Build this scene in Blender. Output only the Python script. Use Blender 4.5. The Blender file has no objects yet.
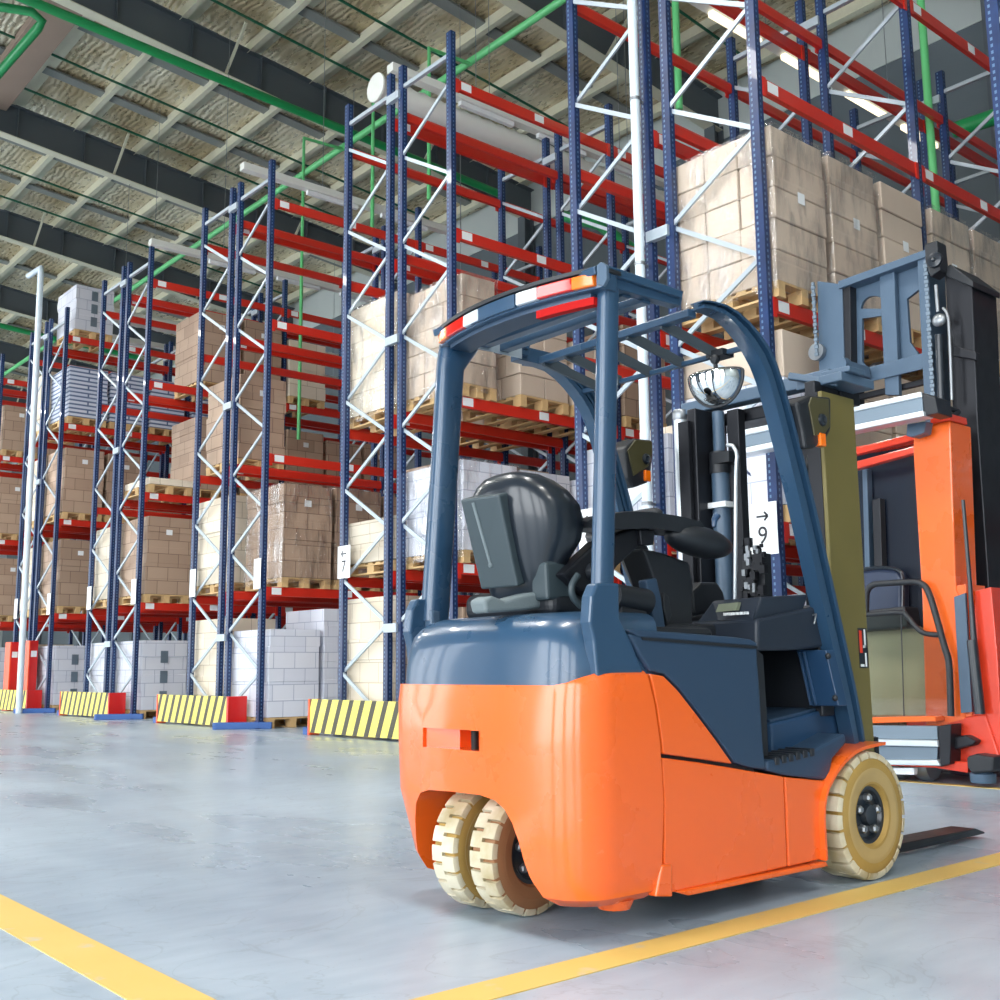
import bpy, bmesh, math, random
from mathutils import Vector, Matrix
random.seed(7)
PI = math.pi
SC = bpy.context.scene
COL = SC.collection
# ---------------------------------------------------------------- camera model
YAW, PITCH, ROLL, FPX, EYE = 0.863222, 0.150944, -0.009896, 1094.75, 0.80
_cy, _sy, _cp, _sp = math.cos(YAW), math.sin(YAW), math.cos(PITCH), math.sin(PITCH)
_f = Vector((_cy*_cp, _sy*_cp, _sp)); _r = Vector((_sy, -_cy, 0)); _u = _r.cross(_f)
_c, _s = math.cos(ROLL), math.sin(ROLL)
RT = _c*_r + _s*_u; UP = -_s*_r + _c*_u; FW = _f
EYEV = Vector((0, 0, EYE))

def at(px, py, axis, val):
    """world point seen at photo pixel (px, py) on the world plane axis = val"""
    d = RT*((px-500)/FPX) - UP*((py-500)/FPX) + FW
    i = 'XYZ'.index(axis)
    return EYEV + d*((val-EYEV[i])/d[i])

# ---------------------------------------------------------------- materials
def srgb(r, g, b):
    f = lambda c: ((c/255)/12.92 if c/255 <= .04045 else (((c/255)+.055)/1.055)**2.4)
    return (f(r), f(g), f(b), 1)

def mat(name, rgb, rough=.5, metal=0., coat=0., var=0., vscale=8., bump=0., bscale=60., spec=.5, trans=0.):
    m = bpy.data.materials.new(name); m.use_nodes = True
    nt = m.node_tree; b = nt.nodes['Principled BSDF']
    c = srgb(*rgb)
    b.inputs['Base Color'].default_value = c
    b.inputs['Roughness'].default_value = rough
    b.inputs['Metallic'].default_value = metal
    b.inputs['Coat Weight'].default_value = coat
    b.inputs['Coat Roughness'].default_value = .08
    b.inputs['Specular IOR Level'].default_value = spec
    b.inputs['Transmission Weight'].default_value = trans
    tc = nt.nodes.new('ShaderNodeTexCoord')
    if var > 0:
        n = nt.nodes.new('ShaderNodeTexNoise'); n.inputs['Scale'].default_value = vscale; n.inputs['Detail'].default_value = 6
        nt.links.new(tc.outputs['Object'], n.inputs['Vector'])
        mx = nt.nodes.new('ShaderNodeMix'); mx.data_type = 'RGBA'
        mx.inputs[6].default_value = tuple(x*(1-var) for x in c[:3])+(1,)
        mx.inputs[7].default_value = tuple(min(1, x*(1+var)) for x in c[:3])+(1,)
        nt.links.new(n.outputs['Fac'], mx.inputs[0]); nt.links.new(mx.outputs[2], b.inputs['Base Color'])
        mr = nt.nodes.new('ShaderNodeMapRange'); mr.inputs[3].default_value = max(0, rough-.12); mr.inputs[4].default_value = min(1, rough+.12)
        nt.links.new(n.outputs['Fac'], mr.inputs[0]); nt.links.new(mr.outputs[0], b.inputs['Roughness'])
    if bump > 0:
        n2 = nt.nodes.new('ShaderNodeTexNoise'); n2.inputs['Scale'].default_value = bscale; n2.inputs['Detail'].default_value = 4
        nt.links.new(tc.outputs['Object'], n2.inputs['Vector'])
        bp = nt.nodes.new('ShaderNodeBump'); bp.inputs['Strength'].default_value = bump; bp.inputs['Distance'].default_value = .01
        nt.links.new(n2.outputs['Fac'], bp.inputs['Height']); nt.links.new(bp.outputs['Normal'], b.inputs['Normal'])
    return m

class G:
    """tiny node-graph helper"""
    def __init__(s, name):
        s.m = bpy.data.materials.new(name); s.m.use_nodes = True; s.nt = s.m.node_tree
        s.b = s.nt.nodes['Principled BSDF']; s.out = s.nt.nodes['Material Output']
        s.tc = s.nt.nodes.new('ShaderNodeTexCoord')
    def n(s, t, **k):
        x = s.nt.nodes.new('ShaderNode'+t)
        for a, v in k.items(): setattr(x, a, v)
        return x
    def l(s, a, b): s.nt.links.new(a, b)
    def set(s, node, i, v):
        if hasattr(v, 'is_linked') or hasattr(v, 'links'): s.l(v, node.inputs[i])
        else: node.inputs[i].default_value = v
    def math(s, op, a, b=0., c=0.):
        x = s.n('Math', operation=op)
        for i, v in enumerate((a, b, c)): s.set(x, i, v)
        return x.outputs[0]
    def mix(s, f, a, b):
        x = s.n('Mix', data_type='RGBA')
        s.set(x, 0, f); s.set(x, 6, a); s.set(x, 7, b)
        return x.outputs[2]
    def noise(s, scale, vec=None, detail=4., stretch=None):
        v = vec or s.tc.outputs['Object']
        if stretch:
            mp = s.n('Mapping'); s.l(v, mp.inputs[0]); mp.inputs['Scale'].default_value = stretch; v = mp.outputs[0]
        x = s.n('TexNoise'); x.inputs['Scale'].default_value = scale; x.inputs['Detail'].default_value = detail
        s.l(v, x.inputs['Vector']); return x.outputs['Fac']
    def ramp(s, f, lo, hi, a=0., b=1.):
        x = s.n('MapRange'); s.set(x, 0, f); x.inputs[1].default_value = lo; x.inputs[2].default_value = hi
        x.inputs[3].default_value = a; x.inputs[4].default_value = b; return x.outputs[0]
    def xyz(s, v=None):
        x = s.n('SeparateXYZ'); s.l(v or s.tc.outputs['Object'], x.inputs[0]); return x.outputs
    def bump(s, h, strength=.4, dist=.01):
        x = s.n('Bump'); x.inputs['Strength'].default_value = strength; x.inputs['Distance'].default_value = dist
        s.l(h, x.inputs['Height']); s.l(x.outputs[0], s.b.inputs['Normal'])
    def col(s, v): s.set(s.b, 'Base Color', v)
    def rough(s, v): s.set(s.b, 'Roughness', v)

M = {}
M['orange'] = mat('orange_paint', (243, 104, 32), .28, coat=.6, var=.05, vscale=3)
M['truck_blue'] = mat('slate_blue_paint', (44, 74, 102), .3, coat=.4, var=.06, vscale=4)
M['truck_navy'] = mat('navy_paint', (34, 64, 96), .38, coat=.3, var=.06)
M['dash'] = mat('dash_plastic', (34, 43, 56), .45, var=.06)
M['truck_dark'] = mat('dark_slate_plastic', (44, 66, 90), .42, var=.06, bump=.05, bscale=300)
M['black'] = mat('black_plastic', (30, 34, 40), .45, var=.1)
M['black_gloss'] = mat('gloss_black_plastic', (28, 36, 45), .28, coat=.25)
M['seat_grey'] = mat('seat_back_grey', (54, 67, 73), .5, var=.05)
M['seat_cloth'] = mat('worn_grey_vinyl', (110, 122, 126), .6, var=.1, bump=.2, bscale=40)
M['olive'] = mat('mast_olive_black', (118, 108, 62), .4, metal=.2, var=.12)
M['olive_dark'] = mat('olive_lamp_face', (74, 70, 44), .4, var=.1)
M['red_matte'] = mat('red_reflector', (186, 20, 18), .7, spec=.2)
M['slat'] = mat('roof_slat_grey', (70, 80, 88), .5)
M['mast'] = mat('mast_dark_steel', (34, 36, 42), .4, metal=.4, var=.15)
M['chrome'] = mat('chrome_rod', (200, 205, 212), .14, metal=1.)
M['steel'] = mat('bare_steel', (150, 155, 160), .35, metal=.8, var=.1)
M['alu'] = mat('brushed_aluminium', (214, 222, 228), .35, metal=.55, var=.05)
M['alu_dark'] = mat('grey_steel_panel', (120, 136, 150), .4, metal=.4, var=.06)
M['slate_steel'] = mat('slate_steel_paint', (74, 96, 118), .4, var=.08)
M['rubber'] = mat('black_rubber', (24, 24, 26), .7)
M['white'] = mat('white_plastic', (232, 236, 238), .4)
M['red_lens'] = mat('red_lens', (214, 36, 26), .12, coat=.8)
M['amber'] = mat('amber_lens', (252, 120, 14), .15, coat=.8)
M['white_lens'] = mat('clear_lens', (226, 230, 234), .12, coat=.8)
M['red_paint'] = mat('red_paint', (224, 62, 34), .32, coat=.4, var=.06)
M['rack_blue'] = mat('rack_blue_plain', (22, 58, 122), .35, coat=.3, var=.06)
M['beam_red'] = mat('rack_beam_red', (206, 42, 26), .36, coat=.3, var=.08, vscale=3)
M['galv'] = mat('galvanised_brace', (176, 188, 198), .42, metal=.35, var=.08)
M['label'] = mat('paper_label', (236, 240, 242), .5)
M['ink'] = mat('printed_ink', (34, 36, 46), .5)
M['wood'] = mat('pallet_wood', (206, 172, 122), .7, var=.2, vscale=6, bump=.2, bscale=30)
M['green'] = mat('sprinkler_green', (30, 150, 84), .35, coat=.2)
M['green_light'] = mat('pale_green_pipe', (104, 200, 128), .35, coat=.2)
M['green_dark'] = mat('dark_green_pipe', (24, 92, 66), .4)
M['girder'] = mat('girder_grey', (84, 92, 98), .5, var=.05)
M['strap'] = mat('bridging_grey', (124, 128, 124), .5, var=.05)
M['purlin'] = mat('purlin_galvanised', (222, 220, 198), .45, metal=.3, var=.08)
M['pipe_white'] = mat('white_pipe', (214, 228, 238), .35)
M['duct'] = mat('white_duct', (226, 228, 222), .4)
M['yellow'] = mat('barrier_yellow', (246, 226, 84), .4, var=.05)
M['fire_orange'] = mat('cabinet_orange', (250, 96, 50), .35, coat=.3)
M['fire_red'] = mat('cabinet_red', (214, 30, 26), .35, coat=.3)
M['blue_plate'] = mat('guide_blue', (40, 90, 160), .4)

def mk_upright():
    g = G('perforated_upright_blue'); x, y, z = g.xyz()
    fz = g.math('FRACT', g.math('MULTIPLY', z, 20.))
    dz = g.math('LESS_THAN', g.math('ABSOLUTE', g.math('SUBTRACT', fz, .5)), .24)
    dx = g.math('LESS_THAN', g.math('ABSOLUTE', g.math('SUBTRACT', g.math('ABSOLUTE', x), .0)), .008)
    dy1 = g.math('LESS_THAN', g.math('ABSOLUTE', g.math('SUBTRACT', y, .018)), .0085)
    geo = g.n('NewGeometry'); nx, ny, nz = g.xyz(geo.outputs['Normal'])
    onx = g.math('GREATER_THAN', g.math('ABSOLUTE', nx), .7)
    ony = g.math('GREATER_THAN', g.math('ABSOLUTE', ny), .7)
    hole = g.math('MULTIPLY', dz, g.math('MAXIMUM', g.math('MULTIPLY', onx, dy1), g.math('MULTIPLY', ony, dx)))
    base = g.mix(g.ramp(g.noise(5.), .3, .7), srgb(6, 34, 76), srgb(13, 48, 98))
    g.col(g.mix(hole, base, srgb(84, 114, 148))); g.rough(.4); g.b.inputs['Coat Weight'].default_value = .1
    return g.m
M['upright'] = mk_upright()

def mk_floor():
    g = G('polished_concrete')
    a = g.noise(.35, detail=6); b = g.noise(1.6, detail=8, stretch=(1, .35, 1)); c = g.noise(9, detail=8, stretch=(.5, 1.6, 1)); d = g.noise(60, detail=3)
    v = g.math('ADD', g.math('MULTIPLY', a, .45), g.math('ADD', g.math('MULTIPLY', b, .35), g.math('MULTIPLY', c, .2)))
    col = g.mix(g.ramp(v, .36, .64), srgb(136, 154, 172), srgb(178, 193, 206))
    col = g.mix(g.math('MULTIPLY', g.ramp(d, .66, .75), .35), col, srgb(110, 116, 124))
    vo = g.n('TexNoise'); vo.inputs['Scale'].default_value = 2.2; vo.inputs['Detail'].default_value = 9; vo.inputs['Distortion'].default_value = 1.6
    g.l(g.tc.outputs['Object'], vo.inputs[0])
    col = g.mix(g.math('MULTIPLY', g.ramp(g.math('ABSOLUTE', g.math('SUBTRACT', vo.outputs['Fac'], .5)), .0, .012, 1, 0), .22), col, srgb(96, 104, 112))
    g.col(col); g.rough(g.ramp(b, .3, .7, .22, .42)); g.b.inputs['Specular IOR Level'].default_value = .5
    g.bump(c, .06, .01)
    return g.m
M['floor'] = mk_floor()

def mk_line():
    g = G('worn_yellow_floor_paint')
    n = g.noise(7, detail=8)
    g.col(g.mix(g.ramp(n, .62, .74), g.mix(g.noise(2), srgb(212, 178, 92), srgb(226, 196, 118)), srgb(196, 190, 170))); g.rough(.42)
    return g.m
M['line'] = mk_line()

def mk_foil():
    g = G('crinkled_foil_insulation')
    a = g.noise(1.1, detail=3, stretch=(1, .5, 1)); b = g.noise(6, detail=8, stretch=(1.6, .6, 1)); 
    w = g.n('TexWave'); w.inputs['Scale'].default_value = 2.4; w.inputs['Distortion'].default_value = 6; w.inputs['Detail'].default_value = 3
    g.l(g.tc.outputs['Object'], w.inputs[0])
    g.col(g.mix(g.ramp(a, .4, .62), srgb(186, 170, 136), srgb(226, 218, 194)))
    g.b.inputs['Metallic'].default_value = .45; g.rough(g.ramp(b, .3, .7, .22, .4))
    g.bump(g.math('ADD', b, g.math('MULTIPLY', w.outputs['Fac'], .4)), .85, .045)
    return g.m
M['foil'] = mk_foil()

def mk_wall():
    g = G('ribbed_wall_panel'); x, y, z = g.xyz()
    w = g.math('PINGPONG', y, .5); g.col(srgb(186, 194, 192)); g.rough(.5)
    g.bump(g.math('LESS_THAN', w, .02), .5, .02)
    return g.m
M['wall'] = mk_wall()
M['wall_dark'] = mat('dark_wall_cladding', (96, 106, 112), .5, var=.08, vscale=1)

def mk_carton(name, c1, c2, line, sx, sz, plain=0.):
    """printed / stacked carton face: seams from a brick pattern laid on the vertical faces"""
    g = G(name); x, y, z = g.xyz()
    geo = g.n('NewGeometry'); nx, ny, nz = g.xyz(geo.outputs['Normal'])
    onx = g.math('GREATER_THAN', g.math('ABSOLUTE', nx), .7)
    u = g.math('ADD', g.math('MULTIPLY', onx, y), g.math('MULTIPLY', g.math('SUBTRACT', 1., onx), x))
    cb = g.n('CombineXYZ'); g.l(u, cb.inputs[0]); g.l(z, cb.inputs[1])
    br = g.n('TexBrick'); g.l(cb.outputs[0], br.inputs['Vector'])
    br.inputs['Color1'].default_value = c1; br.inputs['Color2'].default_value = c2; br.inputs['Mortar'].default_value = line
    br.inputs['Scale'].default_value = 1.; br.inputs['Brick Width'].default_value = sx; br.inputs['Row Height'].default_value = sz
    br.inputs['Mortar Size'].default_value = .006; br.offset = .5; br.inputs['Mortar Smooth'].default_value = .3
    oi = g.n('ObjectInfo')
    hs = g.n('HueSaturation'); g.l(br.outputs['Color'], hs.inputs['Color']); g.l(g.ramp(oi.outputs['Random'], 0, 1, .82, 1.12), hs.inputs['Value'])
    g.col(g.mix(g.math('MULTIPLY', g.noise(4, detail=6), .22), hs.outputs[0], c2)); g.rough(.6)
    g.bump(br.outputs['Fac'], -.6, .012)
    return g.m
M['brown'] = mk_carton('brown_cartons', srgb(188, 162, 140), srgb(168, 142, 122), srgb(118, 94, 80), .36, .23)
M['brown_big'] = mk_carton('brown_large_cartons', srgb(188, 166, 146), srgb(174, 150, 130), srgb(120, 96, 80), .4, .27)
M['cream'] = mk_carton('cream_wrapped_cartons', srgb(232, 222, 204), srgb(222, 208, 186), srgb(180, 164, 140), .4, .24)
M['whitebox'] = mk_carton('white_cartons', srgb(224, 226, 234), srgb(212, 216, 228), srgb(164, 170, 190), .33, .22)
M['layers'] = mk_carton('white_and_blue_layered_trays', srgb(222, 228, 240), srgb(206, 216, 236), srgb(70, 92, 136), 2.0, .085)
for _m in ('layers',):
    for _n in M[_m].node_tree.nodes:
        if _n.type == 'TEX_BRICK': _n.inputs['Mortar Size'].default_value = .02

def mk_board():
    g = G('carton_board'); oi = g.n('ObjectInfo')
    c = g.mix(oi.outputs['Random'], srgb(200, 182, 164), srgb(218, 202, 184))
    g.col(g.mix(g.math('MULTIPLY', g.noise(5, detail=6), .3), c, srgb(184, 162, 142))); g.rough(.55)
    return g.m
M['board'] = mk_board()
M['board_white'] = mat('white_carton_board', (226, 228, 236), .5, var=.04)
M['tape'] = mat('carton_tape', (212, 196, 170), .25)

def mk_film():
    g = G('stretch_film'); nt = g.nt
    nt.nodes.remove(g.b)
    n = g.noise(7, detail=8, stretch=(1, 1, .35)); n2 = g.noise(26, detail=5, stretch=(1, 1, .3))
    bp = g.n('Bump'); bp.inputs['Strength'].default_value = 1.; bp.inputs['Distance'].default_value = .05
    g.l(g.math('ADD', n, g.math('MULTIPLY', n2, .35)), bp.inputs['Height'])
    gl = g.n('BsdfGlossy'); gl.inputs['Roughness'].default_value = .12; g.l(bp.outputs[0], gl.inputs['Normal'])
    tr = g.n('BsdfTransparent'); mx = g.n('MixShader')
    g.l(g.ramp(n, .42, .66, .06, .42), mx.inputs[0]); g.l(tr.outputs[0], mx.inputs[1]); g.l(gl.outputs[0], mx.inputs[2])
    g.l(mx.outputs[0], g.out.inputs['Surface'])
    return g.m
M['film'] = mk_film()

def mk_acrylic():
    g = G('clear_acrylic'); g.nt.nodes.remove(g.b)
    gl = g.n('BsdfGlossy'); gl.inputs['Roughness'].default_value = .03
    tr = g.n('BsdfTransparent'); tr.inputs[0].default_value = (.9, .93, .9, 1)
    lw = g.n('LayerWeight'); lw.inputs[0].default_value = .35; mx = g.n('MixShader')
    g.l(g.ramp(lw.outputs['Fresnel'], 0, 1, .06, .7), mx.inputs[0]); g.l(tr.outputs[0], mx.inputs[1]); g.l(gl.outputs[0], mx.inputs[2])
    g.l(mx.outputs[0], g.out.inputs['Surface'])
    return g.m
M['acrylic'] = mk_acrylic()

def mk_stripes():
    g = G('hazard_stripes'); x, y, z = g.xyz()
    t = g.math('FRACT', g.math('MULTIPLY', g.math('SUBTRACT', y, g.math('MULTIPLY', z, -.42)), 4.3))
    g.col(g.mix(g.math('LESS_THAN', t, .4), g.mix(g.noise(9), srgb(246, 228, 92), srgb(252, 238, 128)), srgb(66, 62, 44))); g.rough(.42)
    return g.m
M['stripes'] = mk_stripes()

def mk_tyre():
    g = G('beige_nonmarking_rubber')
    n = g.noise(7, detail=8); n2 = g.noise(3)
    g.col(g.mix(g.ramp(n, .42, .66), g.mix(n2, srgb(218, 212, 192), srgb(206, 196, 168)), srgb(172, 154, 112))); g.rough(.75); g.bump(n, .2, .01)
    return g.m
M['tyre'] = mk_tyre()
M['tyre_side'] = mat('ochre_tyre_wall', (170, 138, 72), .65, var=.25, vscale=9, bump=.15)
M['tyre_brown'] = mat('brown_tyre_wall', (150, 106, 70), .6, var=.15)
def emit(name, rgb, s):
    m = bpy.data.materials.new(name); m.use_nodes = True; b = m.node_tree.nodes['Principled BSDF']
    b.inputs['Base Color'].default_value = srgb(*rgb); b.inputs['Emission Color'].default_value = srgb(*rgb); b.inputs['Emission Strength'].default_value = s
    return m
M['lamp'] = emit('fluorescent_tube', (255, 240, 206), .9)
M['screen'] = mat('lcd_screen', (120, 128, 110), .2, coat=.5)
M['mirror'] = mat('mirror_glass', (235, 238, 240), .02, metal=1.)
# ---------------------------------------------------------------- mesh building
class MB:
    def __init__(s): s.v = []; s.f = []
    def add(s, vs, fs):
        o = len(s.v); s.v += [Vector(v) for v in vs]; s.f += [tuple(i+o for i in f) for f in fs]; return s
    def box(s, x0, x1, y0, y1, z0, z1):
        if x0 > x1: x0, x1 = x1, x0
        if y0 > y1: y0, y1 = y1, y0
        if z0 > z1: z0, z1 = z1, z0
        return s.add([(x0,y0,z0),(x1,y0,z0),(x1,y1,z0),(x0,y1,z0),(x0,y0,z1),(x1,y0,z1),(x1,y1,z1),(x0,y1,z1)],
                     [(3,2,1,0),(4,5,6,7),(0,1,5,4),(1,2,6,5),(2,3,7,6),(3,0,4,7)])
    def prism(s, pts, d):
        """closed outline pts swept along vector d"""
        d = Vector(d); pts = [Vector(p) for p in pts]; n = len(pts)
        nm = Vector((0, 0, 0))
        for i in range(n): nm += (pts[i]-pts[0]).cross(pts[(i+1) % n]-pts[0])
        if nm.dot(d) > 0: pts = pts[::-1]
        return s.add(pts+[p+d for p in pts], [tuple(range(n)), tuple(range(2*n-1, n-1, -1))]+[(i, i+n, (i+1) % n+n, (i+1) % n) for i in range(n)])
    def loft(s, secs, caps=True):
        n = len(secs[0]); vs = [p for q in secs for p in q]; fs = []
        for k in range(len(secs)-1):
            for i in range(n):
                j = (i+1) % n; fs.append((k*n+i, k*n+j, (k+1)*n+j, (k+1)*n+i))
        if caps: fs += [tuple(range(n-1, -1, -1)), tuple((len(secs)-1)*n+i for i in range(n))]
        return s.add(vs, fs)
    def tube(s, path, r, n=10, caps=True):
        path = [Vector(p) for p in path]; secs = []
        t0 = (path[1]-path[0]).normalized(); a = t0.orthogonal().normalized()
        for i, p in enumerate(path):
            t = ((path[min(i+1, len(path)-1)]-p).normalized()+(p-path[max(i-1, 0)]).normalized()).normalized() if 0 < i < len(path)-1 else ((path[1]-p) if i == 0 else (p-path[-2])).normalized()
            a = (a-t*a.dot(t)).normalized(); b = t.cross(a)
            rr = r[i] if isinstance(r, (list, tuple)) else r
            secs.append([p+(a*math.cos(2*PI*k/n)+b*math.sin(2*PI*k/n))*rr for k in range(n)])
        return s.loft(secs, caps)
    def lathe(s, prof, c, axis='Z', n=32, cap=True):
        """prof: (radius, height) pairs along the axis through c"""
        c = Vector(c); secs = []
        for r, h in prof:
            ring = []
            for k in range(n):
                a = 2*PI*k/n; p, q = r*math.cos(a), r*math.sin(a)
                ring.append(c+Vector({'Z': (p, q, h), 'Y': (q, h, p), 'X': (h, p, q)}[axis]))
            secs.append(ring)
        return s.loft(secs, cap)
    def bar(s, a, b, w, h, up=(0, 0, 1)):
        """rectangular bar from a to b, w across, h along up"""
        a = Vector(a); b = Vector(b); t = (b-a).normalized(); x = t.cross(Vector(up)).normalized(); z = x.cross(t)
        q = [x*w/2+z*h/2, -x*w/2+z*h/2, -x*w/2-z*h/2, x*w/2-z*h/2]
        return s.loft([[a+k for k in q], [b+k for k in q]])
    def sphere(s, c, r, n=16, m=10):
        c = Vector(c); r = Vector(r) if not isinstance(r, (int, float)) else Vector((r, r, r))
        return s.loft([[c+Vector((r.x*math.sin(PI*(k+.02)/(m+.04))*math.cos(2*PI*i/n), r.y*math.sin(PI*(k+.02)/(m+.04))*math.sin(2*PI*i/n), -r.z*math.cos(PI*(k+.02)/(m+.04)))) for i in range(n)] for k in range(m+1)])
    def xf(s, mtx):
        s.v = [mtx @ v for v in s.v]; return s
    def mesh(s, name, off=Vector((0, 0, 0))):
        me = bpy.data.meshes.new(name); me.from_pydata([v-off for v in s.v], [], s.f)
        bm = bmesh.new(); bm.from_mesh(me); bmesh.ops.recalc_face_normals(bm, faces=bm.faces); bm.to_mesh(me); bm.free()
        me.update(); return me

def tag(o, label=None, cat=None, group=None, kind=None):
    for k, v in (('label', label), ('category', cat), ('group', group), ('kind', kind)):
        if v: o[k] = v
    return o

def root_of(o):
    while o.parent: o = o.parent
    return o

def link_mesh(name, me, m, parent=None, loc=None):
    o = bpy.data.objects.new(name, me); COL.objects.link(o)
    if me and m and not me.materials: me.materials.append(m)
    if parent: o.parent = parent
    if loc is not None: o.location = loc
    return o

def obj(name, mb, m, parent=None, smooth=None, bevel=0., seg=2, sub=0):
    """link mb (world coordinates, or coordinates of the parent thing when it sits at the origin) as ONE mesh object"""
    off = Vector(root_of(parent).location) if parent else Vector((0, 0, 0))
    vs = mb.v
    if parent:
        pl = off
        me = mb.mesh(name, off)
        o = link_mesh(name, me, m, parent)
    else:
        lo = Vector([min(v[i] for v in vs) for i in range(3)]); hi = Vector([max(v[i] for v in vs) for i in range(3)])
        c = Vector(((lo.x+hi.x)/2, (lo.y+hi.y)/2, lo.z))
        o = link_mesh(name, mb.mesh(name, c), m, None, c)
    if bevel:
        b = o.modifiers.new('edge', 'BEVEL'); b.width = bevel; b.segments = seg; b.limit_method = 'ANGLE'; b.angle_limit = .6
    if sub:
        b = o.modifiers.new('round', 'SUBSURF'); b.levels = sub; b.render_levels = sub
    if smooth is not None:
        for p in o.data.polygons: p.use_smooth = True
        if smooth < 3: o.data.set_sharp_from_angle(angle=smooth)
    return o

def thing(name, loc, label, cat, group=None):
    o = bpy.data.objects.new(name, None); COL.objects.link(o); o.location = loc; o.empty_display_size = .2
    return tag(o, label, cat, group)

def cut(o, cutter_mb):
    """subtract a closed mesh (same space as o's mesh) from o"""
    me = cutter_mb.mesh('cutter'); c = bpy.data.objects.new('cutter', me); COL.objects.link(c)
    bpy.context.view_layer.update()
    b = o.modifiers.new('cut', 'BOOLEAN'); b.object = c; b.operation = 'DIFFERENCE'; b.solver = 'EXACT'
    dg = bpy.context.evaluated_depsgraph_get(); dg.update()
    me2 = bpy.data.meshes.new_from_object(o.evaluated_get(dg)); old = o.data
    o.modifiers.remove(b); o.data = me2
    bpy.data.objects.remove(c); return o

def text(name, s, size, m, parent, loc, rot, depth=.001):
    cu = bpy.data.curves.new(name, 'FONT'); cu.body = s; cu.size = size; cu.align_x = 'CENTER'; cu.align_y = 'CENTER'; cu.extrude = depth
    t = bpy.data.objects.new(name, cu); COL.objects.link(t)
    bpy.context.view_layer.update()
    me = bpy.data.meshes.new_from_object(t.evaluated_get(bpy.context.evaluated_depsgraph_get()))
    bpy.data.objects.remove(t)
    o = bpy.data.objects.new(name, me); COL.objects.link(o); me.materials.clear(); me.materials.append(m)
    o.parent = parent; o.location = Vector(loc)-Vector(root_of(parent).location); o.rotation_euler = rot
    return o

def PX(pts, axis, val): return [at(x, y, axis, val) for x, y in pts]
def prismY(pts, y0, y1): return MB().prism(PX(pts, 'Y', y0), (0, y1-y0, 0))
def prismX(pts, x0, x1): return MB().prism(PX(pts, 'X', x0), (x1-x0, 0, 0))
# ---------------------------------------------------------------- camera, world, lights
cd = bpy.data.cameras.new('camera'); cam = bpy.data.objects.new('camera', cd); COL.objects.link(cam)
cam.matrix_world = Matrix(((RT.x, UP.x, -FW.x, 0), (RT.y, UP.y, -FW.y, 0), (RT.z, UP.z, -FW.z, EYE), (0, 0, 0, 1)))
cd.sensor_width = 36; cd.lens = FPX/1000*36; cd.clip_start = .05; cd.clip_end = 300
SC.camera = cam
SC.view_settings.view_transform = 'Standard'; SC.view_settings.look = 'None'; SC.view_settings.gamma = 1
SC.view_settings.use_curve_mapping = False; SC.view_settings.exposure = 0.78

w = bpy.data.worlds.new('daylight'); SC.world = w; w.use_nodes = True
nt = w.node_tree; bg = nt.nodes['Background']
tc = nt.nodes.new('ShaderNodeTexCoord'); dt = nt.nodes.new('ShaderNodeVectorMath'); dt.operation = 'DOT_PRODUCT'
dt.inputs[1].default_value = Vector((-.9, -.1, .35)).normalized()
nt.links.new(tc.outputs['Generated'], dt.inputs[0])
mr = nt.nodes.new('ShaderNodeMapRange'); mr.inputs[1].default_value = -.2; mr.inputs[2].default_value = 1.; mr.inputs[3].default_value = 1.5; mr.inputs[4].default_value = 5.0
nt.links.new(dt.outputs['Value'], mr.inputs[0]); nt.links.new(mr.outputs[0], bg.inputs['Strength'])
bg.inputs['Color'].default_value = (.93, .97, 1., 1)

# ---------------------------------------------------------------- the hall
XW, ZW, SL = 17.9, 13.02, .1          # far wall, eave height, roof slope
def zr(x): return ZW+SL*(XW-x)
X0, Y0, Y1 = -9., -12., 62.
o = obj('floor', MB().box(X0, XW, Y0, Y1, -.2, 0), M['floor']); tag(o, 'light grey polished concrete warehouse floor', 'floor', kind='structure')
def roofslab(x0, x1, y0, y1, d0, d1):
    return MB().loft([[(x, y0, zr(x)+d0), (x, y1, zr(x)+d0), (x, y1, zr(x)+d1), (x, y0, zr(x)+d1)] for x in (x0, x1)])
o = obj('ceiling', roofslab(X0, XW, Y0, Y1, 0, .2), M['foil']); tag(o, 'sloped roof underside lined with crinkled silver foil', 'ceiling', kind='structure')
o = obj('wall_back', MB().box(XW, XW+.25, Y0, Y1, 11.86, ZW+.1), M['wall']); tag(o, 'pale grey ribbed upper wall under the eave', 'wall', kind='structure')
mb = MB().box(XW+.02, XW+.27, Y0, Y1, 0, 11.86)
o = obj('wall_back.001', mb, M['wall_dark']); tag(o, 'dark grey lower back wall behind the racks', 'wall', kind='structure')
o = obj('wall_end', MB().box(X0, XW, Y1-.3, Y1, 0, 15), M['wall']); tag(o, 'pale far end wall of the hall', 'wall', kind='structure')
o = obj('wall_near', MB().box(X0, XW, Y0-.3, Y0, 0, 16), M['wall']); tag(o, 'unseen pale side wall behind the camera, added to block daylight', 'wall', kind='structure')  # unseen wall added to block sky light from this side
yy = Y0
while yy < Y1:
    o = obj('wall_front', MB().box(X0-.2, X0, yy, yy+(5.6 if 8 < yy < 12 else 2.6 if 15 < yy < 17 else 1.3), 0, 15.8), M['wall_dark']); tag(o, 'unseen wall pier between door openings, added to shape reflections', 'wall', kind='structure'); yy += 5.6  # unseen piers added to band the reflections; wider ones block door glare
o = obj('wall_front', MB().box(X0-.2, X0, Y0, Y1, 8.2, 15.8), M['wall_dark']); tag(o, 'unseen wall above the door openings, added to shape the daylight', 'wall', kind='structure')
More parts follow.
